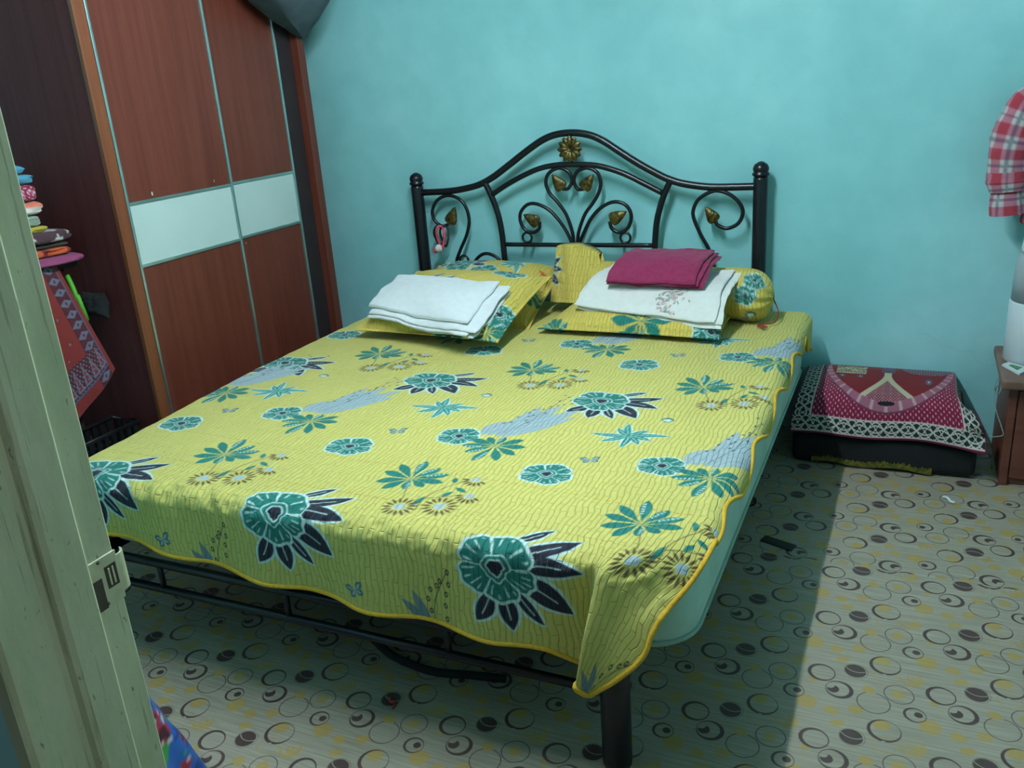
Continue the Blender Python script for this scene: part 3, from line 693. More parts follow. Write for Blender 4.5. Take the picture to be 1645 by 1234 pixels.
# ------------------------------------------------------------------ pillows and folded cloths
def frame(c, xa, tilt, roll=0):
    xa = math.radians(xa); ex = np.array([math.cos(xa), math.sin(xa), 0]); ey = np.array([-math.sin(xa)*math.cos(tilt), math.cos(xa)*math.cos(tilt), math.sin(tilt)])
    ex = ex*math.cos(roll)+np.cross(ey, ex)*0-np.cross(ex, ey)*math.sin(roll); ez = np.cross(ex, ey); return np.array(c, float), ex, ey, ez
def cushion(name, fr, w, h, Tk, mat, parent, n=(70, 50), k=2.6, m=2.0, flange=0, off=None, motif=None, base=None, pinch=.0, seed=1, wr=.006, sag=None, bot=.5):
    c, ex, ey, ez = fr; nu, nv = n
    s = np.sin(np.linspace(-PI/2, PI/2, nu)); t = np.sin(np.linspace(-PI/2, PI/2, nv)); Tt, S = np.meshgrid(t, s, indexing='ij')
    core = (1-flange)
    sc_, tc_ = np.clip(S/core, -1, 1), np.clip(Tt/core, -1, 1)
    prof = (np.maximum(0, 1-abs(sc_)**k)*np.maximum(0, 1-abs(tc_)**k))**(1/m)
    X_ = S*w/2*(1-pinch*(1-abs(S))*0-pinch*(1-Tt**2)*abs(S)); Y_ = Tt*h/2*(1-pinch*(1-S**2)*abs(Tt))
    wn = wr*fbm(S*3+seed, Tt*3, seed)
    def side(sg):
        z = sg*(Tk*((1-bot) if sg > 0 else bot)*prof+.0025)+wn*(prof if sg < 0 else np.maximum(prof, .3))
        if sag is not None: z = z+sag(S, Tt)
        return c+X_[..., None]*ex+Y_[..., None]*ey+z[..., None]*ez
    A, B = side(1), side(-1)
    V = np.concatenate([A.reshape(-1, 3), B.reshape(-1, 3)]); N = nu*nv; Fq = []
    J, I = np.meshgrid(np.arange(nv-1), np.arange(nu-1), indexing='ij'); a = (J*nu+I).ravel()
    Fq = [np.stack([a, a+1, a+nu+1, a+nu], 1), np.stack([a+nu, a+nu+1, a+1, a], 1)+N]
    bnd = np.array([i for i in range(nu)]+[j*nu+nu-1 for j in range(1, nv)]+[(nv-1)*nu+i for i in range(nu-2, -1, -1)]+[j*nu for j in range(nv-2, 0, -1)])
    b2 = np.roll(bnd, -1); Fq.append(np.stack([bnd, bnd+N, b2+N, b2], 1)); Fq = np.concatenate(Fq)
    col = None
    if base is not None:
        cvs = []
        for q in (0, 1):
            q_ = Canvas(X_, Y_, base); q_.aa = .004
            if motif: motif(q_)
            cvs.append(q_.C)
        col = np.concatenate(cvs)
    uv = np.stack([X_, Y_], -1).reshape(-1, 2); uv = np.concatenate([uv, uv])
    return mk(name, V, np.ascontiguousarray(Fq), mat, parent, True, col, uv)

# slate bag sagging over the wardrobe's far top corner
bg = empty('fabric_bag', (-1.40, -.2, 1.875), 'dark slate grey fabric bag sagging over the wardrobe top corner', 'bag')
lv = [(1.872, (-1.385, -.03), .006, .006), (1.90, (-1.375, -.06), .03, .05), (1.95, (-1.345, -.12), .06, .13), (2.02, (-1.31, -.18), .095, .22), (2.12, (-1.30, -.22), .11, .29), (2.25, (-1.31, -.22), .10, .30), (2.36, (-1.34, -.22), .07, .26), (2.40, (-1.36, -.22), .02, .16)]
ns = 40; Pb = []
for z, (cx, cyy), rx, ry in lv:
    row = []
    for k in range(ns):
        a = 2*PI*k/ns; ca, sa = math.cos(a), math.sin(a)
        e = lambda v: math.copysign(abs(v)**.55, v)
        row.append((cx+rx*e(ca)+.006*math.sin(5*a+z*30), cyy+ry*e(sa), z+.006*math.sin(3*a)*(1 if z > 1.9 else 0)))
    Pb.append(row)
grid('bag_body', np.array(Pb), M_slate, bg, cu=True)
tube('seam', cr([(-1.38, -.012, 1.88), (-1.335, .01, 1.95), (-1.262, .018, 2.02), (-1.215, .035, 2.10), (-1.225, .04, 2.22)], 6), .004, M_black, bg, 6)
cushion('bag_back', frame((-1.60, -.20, WT+.075), 0, 0), .50, .56, .24, M_slate, bg, (50, 50), 3.2, 2.2, seed=6, wr=.012, bot=.3)

YEL2 = lin('#d1b856')
def pil(name, fr, w, h, Tk, motif, label, **kw):
    o = cushion(name, fr, w, h, Tk, M_print, None, (150, 110), 2.4, 2.0, .05, bot=.22, motif=motif, base=YEL2, pinch=.05, **kw)
    return tag(o, label, 'pillow', 'yellow floral pillows at the headboard')
def m1(c): mA(c, -.13, .10, .95, PI*.62); mE(c, .14, .16, 1, -1.3); mC(c, .03, .02, 1); palm(c, .27, -.05, .9, 1.5); mA(c, -.2, -.2)
def m2(c): mC(c, .20, .20); mC(c, .30, -.12); palm(c, .30, -.24, 1, .6); mA(c, -.2, 0); mC(c, .12, -.26)
def m3(c): palm(c, .06, -.19, 1.25, .1); mC(c, .345, -.20); mC(c, -.2, .05); palm(c, -.3, -.24, .8, 2)
pil('pillow', frame((-.525, -.085, .668), 1, .30), .70, .54, .150, m1, 'yellow floral pillow propped on the headboard behind the white sheet', seed=3)
pil('pillow', frame((-.500, -.395, .708), -4, .285), .72, .54, .112, m2, 'yellow floral pillow under the folded white sheet', seed=5)
pil('pillow', frame((.285, -.170, .622), -1, .035), .77, .47, .10, m3, 'flat yellow floral pillow under the bolster and cream cloth', seed=8)

# bolster with gathered ends
bl = empty('bolster', (.30, .02, .60), 'yellow floral bolster pillow with gathered drawstring end', 'pillow')
nx, na = 110, 90; xs = np.concatenate([np.linspace(-.19, -.15, 10)[:-1], np.linspace(-.15, .73, 76), np.linspace(.73, .815, 27)[1:]]); nx = len(xs)
a = np.linspace(0, 2*PI, na, endpoint=False); A, XX = np.meshgrid(a, xs, indexing='ij')
Rr = (.110+.012*np.clip((XX-.4)/.3, 0, 1))*np.ones_like(XX)
e1 = np.clip((XX-.70)/.115, 0, 1); Rr *= np.sqrt(np.maximum(1-e1**2.2, .012)); Rr *= 1+.11*e1*np.cos(11*A+.8*np.sin(2*A))
e0 = np.clip((-.10-XX)/.09, 0, 1); Rr *= np.sqrt(np.maximum(1-e0**2.4, .05)); Rr *= 1+.05*e0*np.cos(9*A)
Rr *= 1+.02*fbm(XX*6+3, np.cos(A)*2, 31)
PB = np.stack([XX, .02+Rr*np.cos(A)*1.02-.12*(XX-.3), .712-.035*np.clip(XX-.3, 0, 1)+Rr*np.sin(A)*.90], -1)
bc = Canvas(XX, .10*((PI*1.5-A+PI) % (2*PI)-PI), YEL2); bc.aa = .004
mC(bc, .715, .185, .62); mC(bc, .745, .250, .60, 1); mG(bc, .735, .10); mF(bc, .70, .06); mH(bc, .72, .03, .7); mG(bc, -.16, .12)
grid('bolster_body', PB.transpose(1, 0, 2), M_print, bl, bc.C.reshape(na, nx, 3).transpose(1, 0, 2), np.stack([XX, A*.1], -1).transpose(1, 0, 2), cu=True)
# cover end of the bolster, standing up
n_ = 40; s, t = np.meshgrid(np.linspace(0, 1, n_), np.linspace(0, 1, n_))
q00, q10, q01, q11 = np.array((-.185, -.045, .64)), np.array((.10, -.075, .67)), np.array((-.178, .055, .878)), np.array((.030, .045, .880))
Pf = (q00*(1-s[..., None])+q10*s[..., None])*(1-t[..., None])+(q01*(1-s[..., None])+q11*s[..., None])*t[..., None]
Pf[..., 1] -= .045*np.sin(PI*s)*(1-t*.6)+.004*np.sin(s*17+t*3); Pf[..., 2] += .012*np.sin(PI*s)*t-.035*t*s**3
fc = Canvas(Pf[..., 0], Pf[..., 2], YEL2); fc.aa = .004; mA(fc, -.250, .765, .6, .2)
Pb2 = Pf.copy(); Pb2[..., 1] += .05+.02*np.sin(PI*s)
Pc = np.concatenate([Pf, Pb2[::-1]], 0); Cc = np.concatenate([fc.C.reshape(n_, n_, 3), fc.C.reshape(n_, n_, 3)[::-1]], 0)
uvc = np.stack([Pc[..., 0], Pc[..., 2]], -1)
grid('cover_end', Pc, M_print, bl, Cc, uvc)
tube('drawstring', cr([(.80, -.015, .70), (.835, -.05, .64), (.83, -.10, .606), (.79, -.13, .603), (.77, -.16, .602), (.81, -.17, .602), (.775, -.145, .604), (.80, -.19, .602)], 6), .0028, M_redcord, bl, 6)
tag(tube('ribbon_tie', cr([(-.245, -.005, .772), (-.225, -.02, .765), (-.205, -.03, .752), (-.19, -.03, .742)], 5), [.003]*4+[.006]*8+[.003]*4, M_orange, None, 6), 'small orange ribbon tie by the propped pillow corner', 'ribbon')

def quadpad(name, BL, BR, FR, FL, layers, mat, parent=None, seed=0, n=(70, 46), drape=None, k=16, m=3.2):
    """folded cloth: stacked, slightly shifted layers with rounded, wavy edges, as one mesh"""
    Vs, Fs, o = [], [], 0; r = np.random.default_rng(seed); nu, nv = n
    BL, BR, FR, FL = map(lambda q: np.array(q, float), (BL, BR, FR, FL)); nrm = np.cross(BR-BL, BL-FL); nrm /= np.linalg.norm(nrm)
    if nrm[2] < 0: nrm = -nrm
    h = 0
    for li, (th, ds) in enumerate(layers):
        s = np.sin(np.linspace(-PI/2, PI/2, nu))*.5+.5; t = np.sin(np.linspace(-PI/2, PI/2, nv))*.5+.5; Tt, S = np.meshgrid(t, s, indexing='ij')
        l, rr, f, b = ds
        S2 = S*(1+rr+l)-l; T2 = Tt*(1+f+b)-f
        S2 = S2+.012*fbm(Tt*4+li, Tt*0+li*3., seed+li)*abs(2*S-1)**3; T2 = T2+.02*fbm(S*4+li*2, S*0+li, seed+9+li)*abs(2*Tt-1)**3
        P = ((FL*(1-S2[..., None])+FR*S2[..., None])*(1-T2[..., None])+(BL*(1-S2[..., None])+BR*S2[..., None])*T2[..., None])
        pr = (np.maximum(0, 1-abs(2*S-1)**k)*np.maximum(0, 1-abs(2*Tt-1)**k))**(1/m)
        wv = .0035*fbm(S*5+seed, Tt*4, seed+3)+.003*fbm(S*11, Tt*3, seed+5)*(abs(2*S-1)**2)
        base = h+wv
        if drape is not None: base = base+drape(S2, T2)
        A = P+nrm*(base+th*.5+th*.5*pr)[..., None]; B = P+nrm*(base+th*.5-th*.5*pr)[..., None]
        Vs += [A.reshape(-1, 3), B.reshape(-1, 3)]; N = nu*nv
        J, I = np.meshgrid(np.arange(nv-1), np.arange(nu-1), indexing='ij'); a = (J*nu+I).ravel()
        Fs += [np.stack([a, a+1, a+nu+1, a+nu], 1)+o, np.stack([a+nu, a+nu+1, a+1, a], 1)+N+o]
        bnd = np.array([i for i in range(nu)]+[j*nu+nu-1 for j in range(1, nv)]+[(nv-1)*nu+i for i in range(nu-2, -1, -1)]+[j*nu for j in range(nv-2, 0, -1)])
        b2 = np.roll(bnd, -1); Fs.append(np.stack([bnd, bnd+N, b2+N, b2], 1)+o); o += 2*N; h += th*.93
    return mk(name, np.concatenate(Vs), np.ascontiguousarray(np.concatenate(Fs)), mat, parent, True)

tag(quadpad('folded_sheet', (-.775, -.355, .775), (-.225, -.40, .762), (-.245, -.715, .652), (-.800, -.60, .680),
    [(.016, (-.01, .02, .02, 0)), (.014, (.0, -.02, .07, 0)), (.014, (-.01, .035, .03, 0)), (.022, (.02, -.06, -.06, .01))], M_whitecloth, seed=2,
    drape=lambda S, T: .020*np.sin(PI*np.clip(S, 0, 1))*np.sin(PI*np.clip(T, 0, 1))+.008*np.sin(S*9+T*5)*(1-T)), 'white folded sheet in layers on the left pillow', 'sheet')
cream = quadpad('folded_cloth', (.125, -.02, .800), (.655, -.06, .780), (.640, -.375, .640), (.030, -.300, .672),
    [(.012, (0, .03, 0, 0)), (.012, (.01, .05, -.02, 0)), (.014, (0, 0, 0, 0))], M_offwhite, seed=4,
    drape=lambda S, T: .030*np.sin(PI*np.clip(T*1.1, 0, 1))**1.2)
tag(cream, 'cream folded cloth with embroidered flowers over the bolster', 'cloth')
# embroidery lying on the cream cloth: little thread flowers
def cream_pt(S, T, lift=.004):
    BL, BR, FR, FL = map(np.array, ((.125, -.02, .800), (.655, -.06, .780), (.640, -.375, .640), (.030, -.300, .672)))
    nrm = np.cross(BR-BL, BL-FL); nrm = nrm/np.linalg.norm(nrm); nrm = nrm if nrm[2] > 0 else -nrm
    p = (FL*(1-S)+FR*S)*(1-T)+(BL*(1-S)+BR*S)*T
    return p+nrm*(.030*math.sin(PI*min(T*1.1, 1))**1.2+.0365+lift)
emb_r = np.random.default_rng(5); Ve = {0: [[], []], 1: [[], []]}
for k in range(80):
    g_ = 0 if emb_r.random() < .45 else 1
    S, Tq = .66+emb_r.normal(0, .05), .27+emb_r.normal(0, .13); Tq = min(max(Tq, .06), .52); p = cream_pt(S, Tq); ang = emb_r.uniform(0, 2*PI); L = emb_r.uniform(.007, .013); wd_ = .0032 if g_ else .0052
    d1 = (cream_pt(S+.02, Tq)-p); d1 /= np.linalg.norm(d1); d2 = (cream_pt(S, Tq+.03)-p); d2 /= np.linalg.norm(d2)
    ax_ = d1*math.cos(ang)+d2*math.sin(ang); pp = -d1*math.sin(ang)+d2*math.cos(ang); V_, F_ = Ve[g_]; b0 = len(V_); nz = np.cross(d1, d2)
    V_ += [p-ax_*L, p+pp*wd_, p+ax_*L, p-pp*wd_, p+nz*.002]; F_ += [[b0, b0+1, b0+4], [b0+1, b0+2, b0+4], [b0+2, b0+3, b0+4], [b0+3, b0, b0+4]]
mk('embroidered_petals', Ve[0][0], Ve[0][1], mat('pink_thread', '#dcc0bc', '#d0aca8', .8), cream)['kind'] = 'stuff'
mk('embroidered_leaves', Ve[1][0], Ve[1][1], mat('grey_green_thread', '#aab5aa', '#98a69a', .8), cream)['kind'] = 'stuff'
tag(quadpad('folded_towel', (.215, -.045, .860), (.580, -.052, .858), (.548, -.268, .765), (.165, -.262, .770),
    [(.015, (0, .06, -.04, 0)), (.015, (-.01, .02, 0, 0)), (.017, (0, -.02, .02, 0))], M_red, seed=6,
    drape=lambda S, T: .022*np.sin(PI*np.clip(T*1.05, 0, 1))), 'folded burgundy towel on top of the cream cloth', 'towel')

# ------------------------------------------------------------------ hair ties on the headboard scroll
ht = empty('hair_tie', (-.862, .19, .94), 'black and pink hair ties with a pompom hanging on a headboard scroll', 'hair tie')
def loop(cx, cz, rx, rz, y, r, m):
    a_ = np.linspace(0, 2*PI, 28, endpoint=False); tube('elastic', np.stack([cx+rx*np.cos(a_), y+.010*np.sin(2*a_), cz+rz*np.sin(a_)], 1), r, m, ht, 8, True)
loop(-.842, .895, .022, .052, .190, .0055, M_plas); loop(-.868, .900, .028, .050, .184, .006, M_plas); loop(-.858, .890, .020, .058, .178, .007, M_pink)
def ball(name, c, r, m, parent):
    bm = bmesh.new(); bmesh.ops.create_icosphere(bm, subdivisions=3, radius=r)
    for v in bm.verts: v.co *= 1+.10*math.sin(v.co.x*400)*math.sin(v.co.y*370)*math.sin(v.co.z*390); v.co += Vector(c)
    return bm_out(name, bm, m, parent, True)
ball('pompom', (-.868, .165, .838), .020, M_fluff, ht); ball('pompom', (-.892, .170, .826), .015, M_pink, ht)

# ------------------------------------------------------------------ low bench with prayer mat
bn = empty('storage_chest', (1.25, .07, 0), 'low black fabric storage chest with yellow trim under the prayer mat', 'chest')
box('chest_body', (.918, -.124, .004), (1.615, .27, .140), M_black, bn, .03, 4, smooth=True)
box('chest_lid', (.965, -.095, .140), (1.545, .268, .268), M_black, bn, .024, 4, smooth=True)
bm_pts = [(x, -.125-.002*math.sin(x*40), .028+.006*math.sin(x*25)) for x in np.linspace(1.0, 1.46, 120)]
V = []; Fc = []
for k, (x, y, z) in enumerate(bm_pts):
    hgt = .012+.012*random.random()
    V += [(x, y-.0015, z-.016), (x, y-.0015, z-.016+hgt*1.3), (x, y+.004, z-.016+hgt*1.3), (x, y+.004, z-.016)]
    if k:
        for i in range(4): Fc.append([4*(k-1)+i, 4*(k-1)+(i+1) % 4, 4*k+(i+1) % 4, 4*k+i])
Fc += [[0, 1, 2, 3], [4*119+3, 4*119+2, 4*119+1, 4*119]]
mk('yellow_trim', V, Fc, M_yellowtrim, bn)
# mat draped over back, top and front; pattern follows the weave
nu, nv = 330, 210
prof = cr([(.262, .318), (.20, .327), (.10, .328), (.0, .322), (-.07, .306), (-.115, .270), (-.140, .215), (-.150, .150)], 14)
arc = np.concatenate([[0], np.cumsum(np.linalg.norm(np.diff(prof, axis=0), axis=1))]); LB = arc[-1]; LA = .705
a_, b_ = np.linspace(0, LA, nu), np.linspace(0, LB, nv); Bm, Am = np.meshgrid(b_, a_, indexing='ij')
yy, zz = np.interp(Bm, arc, prof[:, 0]), np.interp(Bm, arc, prof[:, 1])
fr_ = sst((Bm-.25)/.25); xx = .912+Am-(.0+.0)*Bm+.012*fr_*(Am/LA)*2-.010*(1-fr_)+.03*(1-fr_)*(1-Am/LA)
xx -= .045*sst((Am-.60)/.10)*(1-fr_); er = sst((Am-.60)/.105); el = sst((.09-Am)/.09)
zz2 = zz-.085*er**2*(1-sst((Bm-.20)/.22))-.015*el*(1-sst((Bm-.25)/.2))+.006*np.sin(Am*16)*fr_-.006*fr_*(Am/LA)
yy2 = yy-.012*fr_*np.sin(Am*9+1)-.02*fr_*er*np.sin(Bm*50)
Pm = np.stack([xx, yy2, zz2], -1)
c = Canvas(Am, Bm, lin('#231c22')); c.aa = .0022
BUR, WHT, GRN, PNK, DRED, CRM = lin('#7c1b39'), lin('#c9bdb4'), lin('#16302c'), lin('#96596b'), lin('#74131b'), lin('#b3a98a')
A_, B_ = c.U, c.V; z_ = LB-B_            # distance up from the front hem
def putg(mask, col): c.C[mask] = col
putg(np.ones_like(A_, bool), BUR)
bd_ = (z_ > .012) & (z_ < .074) | (A_ < .072) | (A_ > LA-.072); putg(bd_, GRN)
def latt(p, q):
    s1 = abs(np.sin(p*PI/.058))*.029; m_ = abs(q-.031)
    return (abs(m_-s1) < .0033) | (abs(m_-.5*s1) < .0026) | (abs(m_-abs(np.sin((p+.029)*PI/.058))*.031) < .0026) | ((np.hypot((p % .058)-.029, q-.031) < .004))
fm = (z_ > .012) & (z_ < .074); putg(fm & latt(A_, z_-.012), WHT)
lm = (A_ < .072) & ~fm & (A_ > .01); putg(lm & latt(B_, A_-.012), WHT); rm = (A_ > LA-.072) & ~fm & (A_ < LA-.01); putg(rm & latt(B_, LA-A_-.012), WHT)
fld = (A_ > .072) & (A_ < LA-.072) & (z_ > .074)
putg(fld, BUR); tw = (((A_+((z_//.013) % 2)*.010) % .020) < .0040) & ((z_ % .013) < .0090); putg(fld & tw, lin('#c39aa0'))
cx_ = LA/2; top_ = LB; Rz = LB-.135
q = np.hypot((A_-cx_)/.278, (z_-LB-.02)/(LB-.085))
putg(fld & (q < 1.0), lin('#6d3448')); rb = fld & (q < .98) & (q > .88); putg(rb, PNK); th_ = np.arctan2(z_-LB, (A_-cx_)); putg(rb & (np.cos(th_*44) > .75), lin('#b58e90')); putg(fld & (q < .88), DRED)
tri = fld & (q < .88) & (abs(A_-cx_) < .015+.13*np.clip((B_-.14)/.24, 0, 1)**1.6) & (B_ > .10)
putg(tri, CRM); tri2 = fld & (q < .88) & (abs(A_-cx_) < -.012+.125*np.clip((B_-.14)/.24, 0, 1)**1.6); putg(tri2, lin('#7c3a44')); putg(tri2 & (((A_+(z_//.008 % 2)*.006) % .012 < .005) & (z_ % .008 < .005)), lin('#a8848a'))
putg(fld & (np.hypot((A_-cx_)/.032, (z_-.150)/.011) < 1), lin('#1b1a22'))
putg(fld & (abs(A_-cx_) < .028) & (B_ < .10), lin('#5b4a5c'))
ps = (A_ > .135) & (A_ < .262) & (B_ > .02) & (B_ < .135); putg(ps, CRM)
putg(ps & (B_ < .105) & ((np.sin(A_*210+3*np.sin(B_*150))*np.sin(B_*190+2*np.sin(A_*120))) > .15), lin('#26332b')); putg(ps & (abs(B_-.112) < .003), lin('#5a4a2e')); putg(ps & (B_ > .12) & (np.cos(A_*600) > .6), lin('#6a5a3e'))
for xk, bk, sk in ((.165, .165, .8), (.24, .165, .8), (.515, .185, 1.5)):
    d = np.hypot((A_-xk)/.014, (B_-bk)/(.022*sk)); putg(d < 1, lin('#514a5e')); putg((d < .35), lin('#a59aa4'))
putg((B_ < .10) & (abs(A_-.51) < .10) & (abs(A_-.51) > .0) & (np.hypot((A_-.51)/.10, (B_-.03)/.075) < 1), lin('#5c4152')); putg((B_ < .10) & (np.hypot((A_-.51)/.10, (B_-.03)/.075) < 1) & (np.sin(A_*300)*np.sin(B_*260) > .45), lin('#a08a95'))
for e_, w_ in ((z_-.076, .0026), (z_-.012, .0028)):
    putg((abs(e_) < w_) & (A_ > .006) & (A_ < LA-.006) & ((z_ < .05) | ((A_ > .070) & (A_ < LA-.070))), lin('#cdb3b0'))
putg(((abs(A_-.073) < .0026) | (abs(A_-LA+.073) < .0026)) & (z_ > .075), lin('#cdb3b0'))
putg((z_ < .0095) | (A_ < .006) | (A_ > LA-.006), lin('#5e1830'))
rg = grid('prayer_mat', Pm, M_rug, None, c.C.reshape(nv, nu, 3), None)
sm = rg.modifiers.new('thickness', 'SOLIDIFY'); sm.thickness = .006; sm.offset = 1
tag(rg, 'burgundy and white patterned prayer mat draped over the low chest', 'rug')

# ------------------------------------------------------------------ nightstand and what stands on it
ns_ = empty('nightstand', (1.9, .05, 0), 'dark red wooden nightstand with worn top at the back wall', 'nightstand')
box('carcass', (1.695, -.118, 0), (2.20, .275, .405), M_night, ns_, .003)
box('top', (1.662, -.178, .405), (2.235, .278, .443), M_nighttop, ns_, .010, 3)
dr = box('cabinet_door', (1.728, -.132, .03), (2.165, -.117, .39), M_night, ns_, .003)
lathe('knob', [(.006, 0), (.006, .012), (.012, .018), (.010, .026), (0, .028)][::-1], (2.11, -.160, .22), M_chrome, dr, 14, 'y')
box('side_stile', (1.695, -.135, 0), (1.724, -.117, .405), M_night, ns_, .003)
wb = empty('water_container', (1.795, .10, .443), 'white cylindrical water container on the nightstand', 'container')
lathe('lower_body', [(.098, 0), (.104, .006), (.104, .235), (.100, .24)], (1.783, .10, .443), M_bottle, wb, 40)
lathe('upper_tank', [(.099, 0), (.099, .10), (.096, .15), (.088, .175), (.075, .185)], (1.783, .10, .683), M_bottle2, wb, 40)
lathe('lid', [(.082, 0), (.084, .012), (.080, .05), (.060, .062), (0, .066)], (1.783, .10, .868), M_bottle, wb, 40)
cd = empty('printed_card', (1.73, -.03, .443), 'small white card with green print on the nightstand', 'card')
bmc = bmesh.new(); Vc = [(1.672, -.005), (1.695, .030), (1.765, -.030), (1.722, -.110)]
Vc3 = [(x, y, z) for z in (.4435, .4505) for x, y in Vc]
mk('card', Vc3, [[3, 2, 1, 0], [4, 5, 6, 7], [0, 1, 5, 4], [1, 2, 6, 5], [2, 3, 7, 6], [3, 0, 4, 7]], M_bottle, cd); bmc.free()
gp = mat('green_print', '#5f8f5c', '#3f6f46', .6, scale=(120, 120, 120))
mk('green_print', [(.5*x+.5*1.7135, .5*y-.5*.029, z) for z in (.4506, .4512) for x, y in Vc], [[3, 2, 1, 0], [4, 5, 6, 7], [0, 1, 5, 4], [1, 2, 6, 5], [2, 3, 7, 6], [3, 0, 4, 7]], gp, cd)
tag(tube('cable', cr([(1.672, .02, .400), (1.655, -.03, .375), (1.650, -.09, .368), (1.660, -.135, .375), (1.668, -.11, .40), (1.655, -.06, .365), (1.66, -.09, .30), (1.685, -.128, .235), (1.69, -.15, .215), (1.665, -.15, .205), (1.64, -.12, .19), (1.645, -.06, .17), (1.67, -.03, .10), (1.68, .0, .006)], 6), .002, M_cable, None, 6), 'thin pale cable hanging beside the nightstand', 'cable')

# ------------------------------------------------------------------ plaid shirt on the wall
sh = empty('plaid_shirt', (1.86, .2, 1.0), 'red and white plaid shirt hanging on the back wall above the nightstand', 'shirt')
def plaid(U, V, seed=0):
    R_, Wt, NV, PK = lin('#a83a48'), lin('#b9b4b2'), lin('#30324c'), lin('#b57080')
    a1 = (np.sin(U*2*PI/.085) > 0); b1 = (np.sin(V*2*PI/.085) > 0)
    C = np.where((a1 & b1)[..., None], R_, np.where((a1 | b1)[..., None], PK, Wt))
    ln = (abs((U % .085)-.062) < .005) | (abs((V % .085)-.062) < .005)
    return np.where(ln[..., None], C*.45+NV*.55, C)
def sleeve(name, path, rad, flat, parent, ns=64, n=18, seed=1):
    P = cr(path, n); R = np.interp(np.linspace(0, 1, len(P)), np.linspace(0, 1, len(rad)), rad); Tn = np.gradient(P, axis=0); Tn /= np.linalg.norm(Tn, axis=1)[:, None]
    yv = np.array([0, 1., 0]); N = np.cross(Tn, yv); N /= np.linalg.norm(N, axis=1)[:, None]; a = np.linspace(0, 2*PI, ns, endpoint=False)
    L = np.concatenate([[0], np.cumsum(np.linalg.norm(np.diff(P, axis=0), axis=1))])
    AA, LL = np.meshgrid(a, L); wr = 1+.07*fbm(AA*1.3, LL*22, seed)
    V = P[:, None]+(R[:, None]*wr)[..., None]*(np.cos(a)[None, :, None]*N[:, None]+flat*np.sin(a)[None, :, None]*yv)
    return grid(name, V, M_cloth, parent, plaid(AA*np.mean(R), LL), None, cu=True)
sleeve('sleeve', [(1.74, .16, 1.47), (1.672, .155, 1.40), (1.635, .15, 1.29), (1.625, .15, 1.18), (1.632, .15, 1.115)], [.055, .072, .076, .072, .064], .75, sh)
sleeve('rolled_cuff', [(1.628, .15, 1.165), (1.630, .15, 1.13), (1.634, .15, 1.092)], [.066, .074, .060], .82, sh, seed=4)
sleeve('cuff', [(1.632, .15, 1.125), (1.636, .15, 1.06), (1.642, .15, 1.003)], [.050, .058, .062], .7, sh, seed=7)
sleeve('torso', [(1.90, .17, 1.52), (1.90, .165, 1.40), (1.895, .165, 1.20), (1.895, .165, 1.02), (1.895, .165, .965)], [.11, .185, .20, .205, .205], .42, sh, 90, seed=9)
sleeve('sleeve', [(2.06, .16, 1.47), (2.13, .155, 1.40), (2.165, .15, 1.29), (2.17, .15, 1.18), (2.165, .15, 1.02)], [.055, .072, .074, .07, .06], .75, sh, seed=11)
tube('collar', cr([(1.84, .13, 1.535), (1.90, .10, 1.515), (1.96, .13, 1.535), (1.95, .2, 1.56), (1.85, .2, 1.56)], 6, True), .017, M_red, sh, 8, True)
hk = empty('wall_hook', (1.90, .26, 1.58), 'small steel wall hook carrying the plaid shirt', 'hook')
tube('hook', cr([(1.90, .28, 1.60), (1.90, .24, 1.60), (1.90, .215, 1.575), (1.90, .22, 1.555), (1.90, .235, 1.56)], 5), .005, M_chrome, hk, 8)
box('hook_plate', (1.88, .272, 1.57), (1.92, .28, 1.63), M_chrome, hk, .003)

# ------------------------------------------------------------------ clothes rack beside the wardrobe
rk = empty('clothes_rack', (-1.8, -1.6, 0), 'dark wooden rack beside the wardrobe carrying folded clothes', 'rack')
box('rack_board', (-2.04, -1.86, 1.060), (-1.60, -1.34, 1.085), M_dark, rk, .004)
box('rack_board', (-2.04, -1.86, .30), (-1.60, -1.34, .325), M_dark, rk, .004)
for x in (-2.02, -1.62):
    for y in (-1.84, -1.50): box('rack_leg', (x-.015, y-.015, 0), (x+.015, y+.015, 1.06), M_dark, rk, .003)
def folded(zc, th, xr, yr, col, label, pat=None, seed=0):
    x0, y0 = -1.96, -1.80; n = 60
    a = np.linspace(0, 1, n); s = np.linspace(0, 2*PI, 44, endpoint=False); S, Aq = np.meshgrid(s, a)
    # lens-shaped fold swept along the shelf, rounded edge towards the room
    e = lambda v, p: np.sign(v)*abs(v)**p
    Xq = (x0+xr)/2+(xr-x0)/2*e(np.cos(S), .14)+.010*fbm(Aq*4, S, seed); Zq = zc+th/2*e(np.sin(S), .55)*(.97+.05*fbm(Aq*3, S*.6, seed+2))
    endp = np.sqrt(np.maximum(0, 1-abs(2*Aq-1)**16)); Yq = y0+(yr-y0)*Aq
    Zq = zc+(Zq-zc)*np.maximum(endp, .05)+.003*np.sin(Aq*5); Xq = (x0+xr)/2+(Xq-(x0+xr)/2)*np.maximum(.9+.1*endp, .05)
    P = np.stack([Xq, Yq, Zq], -1); C = np.tile(col, (n, 44, 1))
    if pat: C = pat(P, C, Aq, S)
    o = grid('folded_cloth', P, M_cloth, None, C, None, cu=True, flip=True)
    me = o.data; bm = bmesh.new(); bm.from_mesh(me); bmesh.ops.holes_fill(bm, edges=[e_ for e_ in bm.edges if e_.is_boundary]); bm.to_mesh(me); bm.free()
    return tag(o, label, 'clothing', 'folded clothes stacked on the rack')
def dots(cc, f=110, t=.55):
    def p(P, C, A, S): m = np.sin(P[..., 1]*f*2.2+P[..., 2]*f)*np.sin(P[..., 2]*f*3+P[..., 0]*f) > t; C[m] = cc; return C
    return p
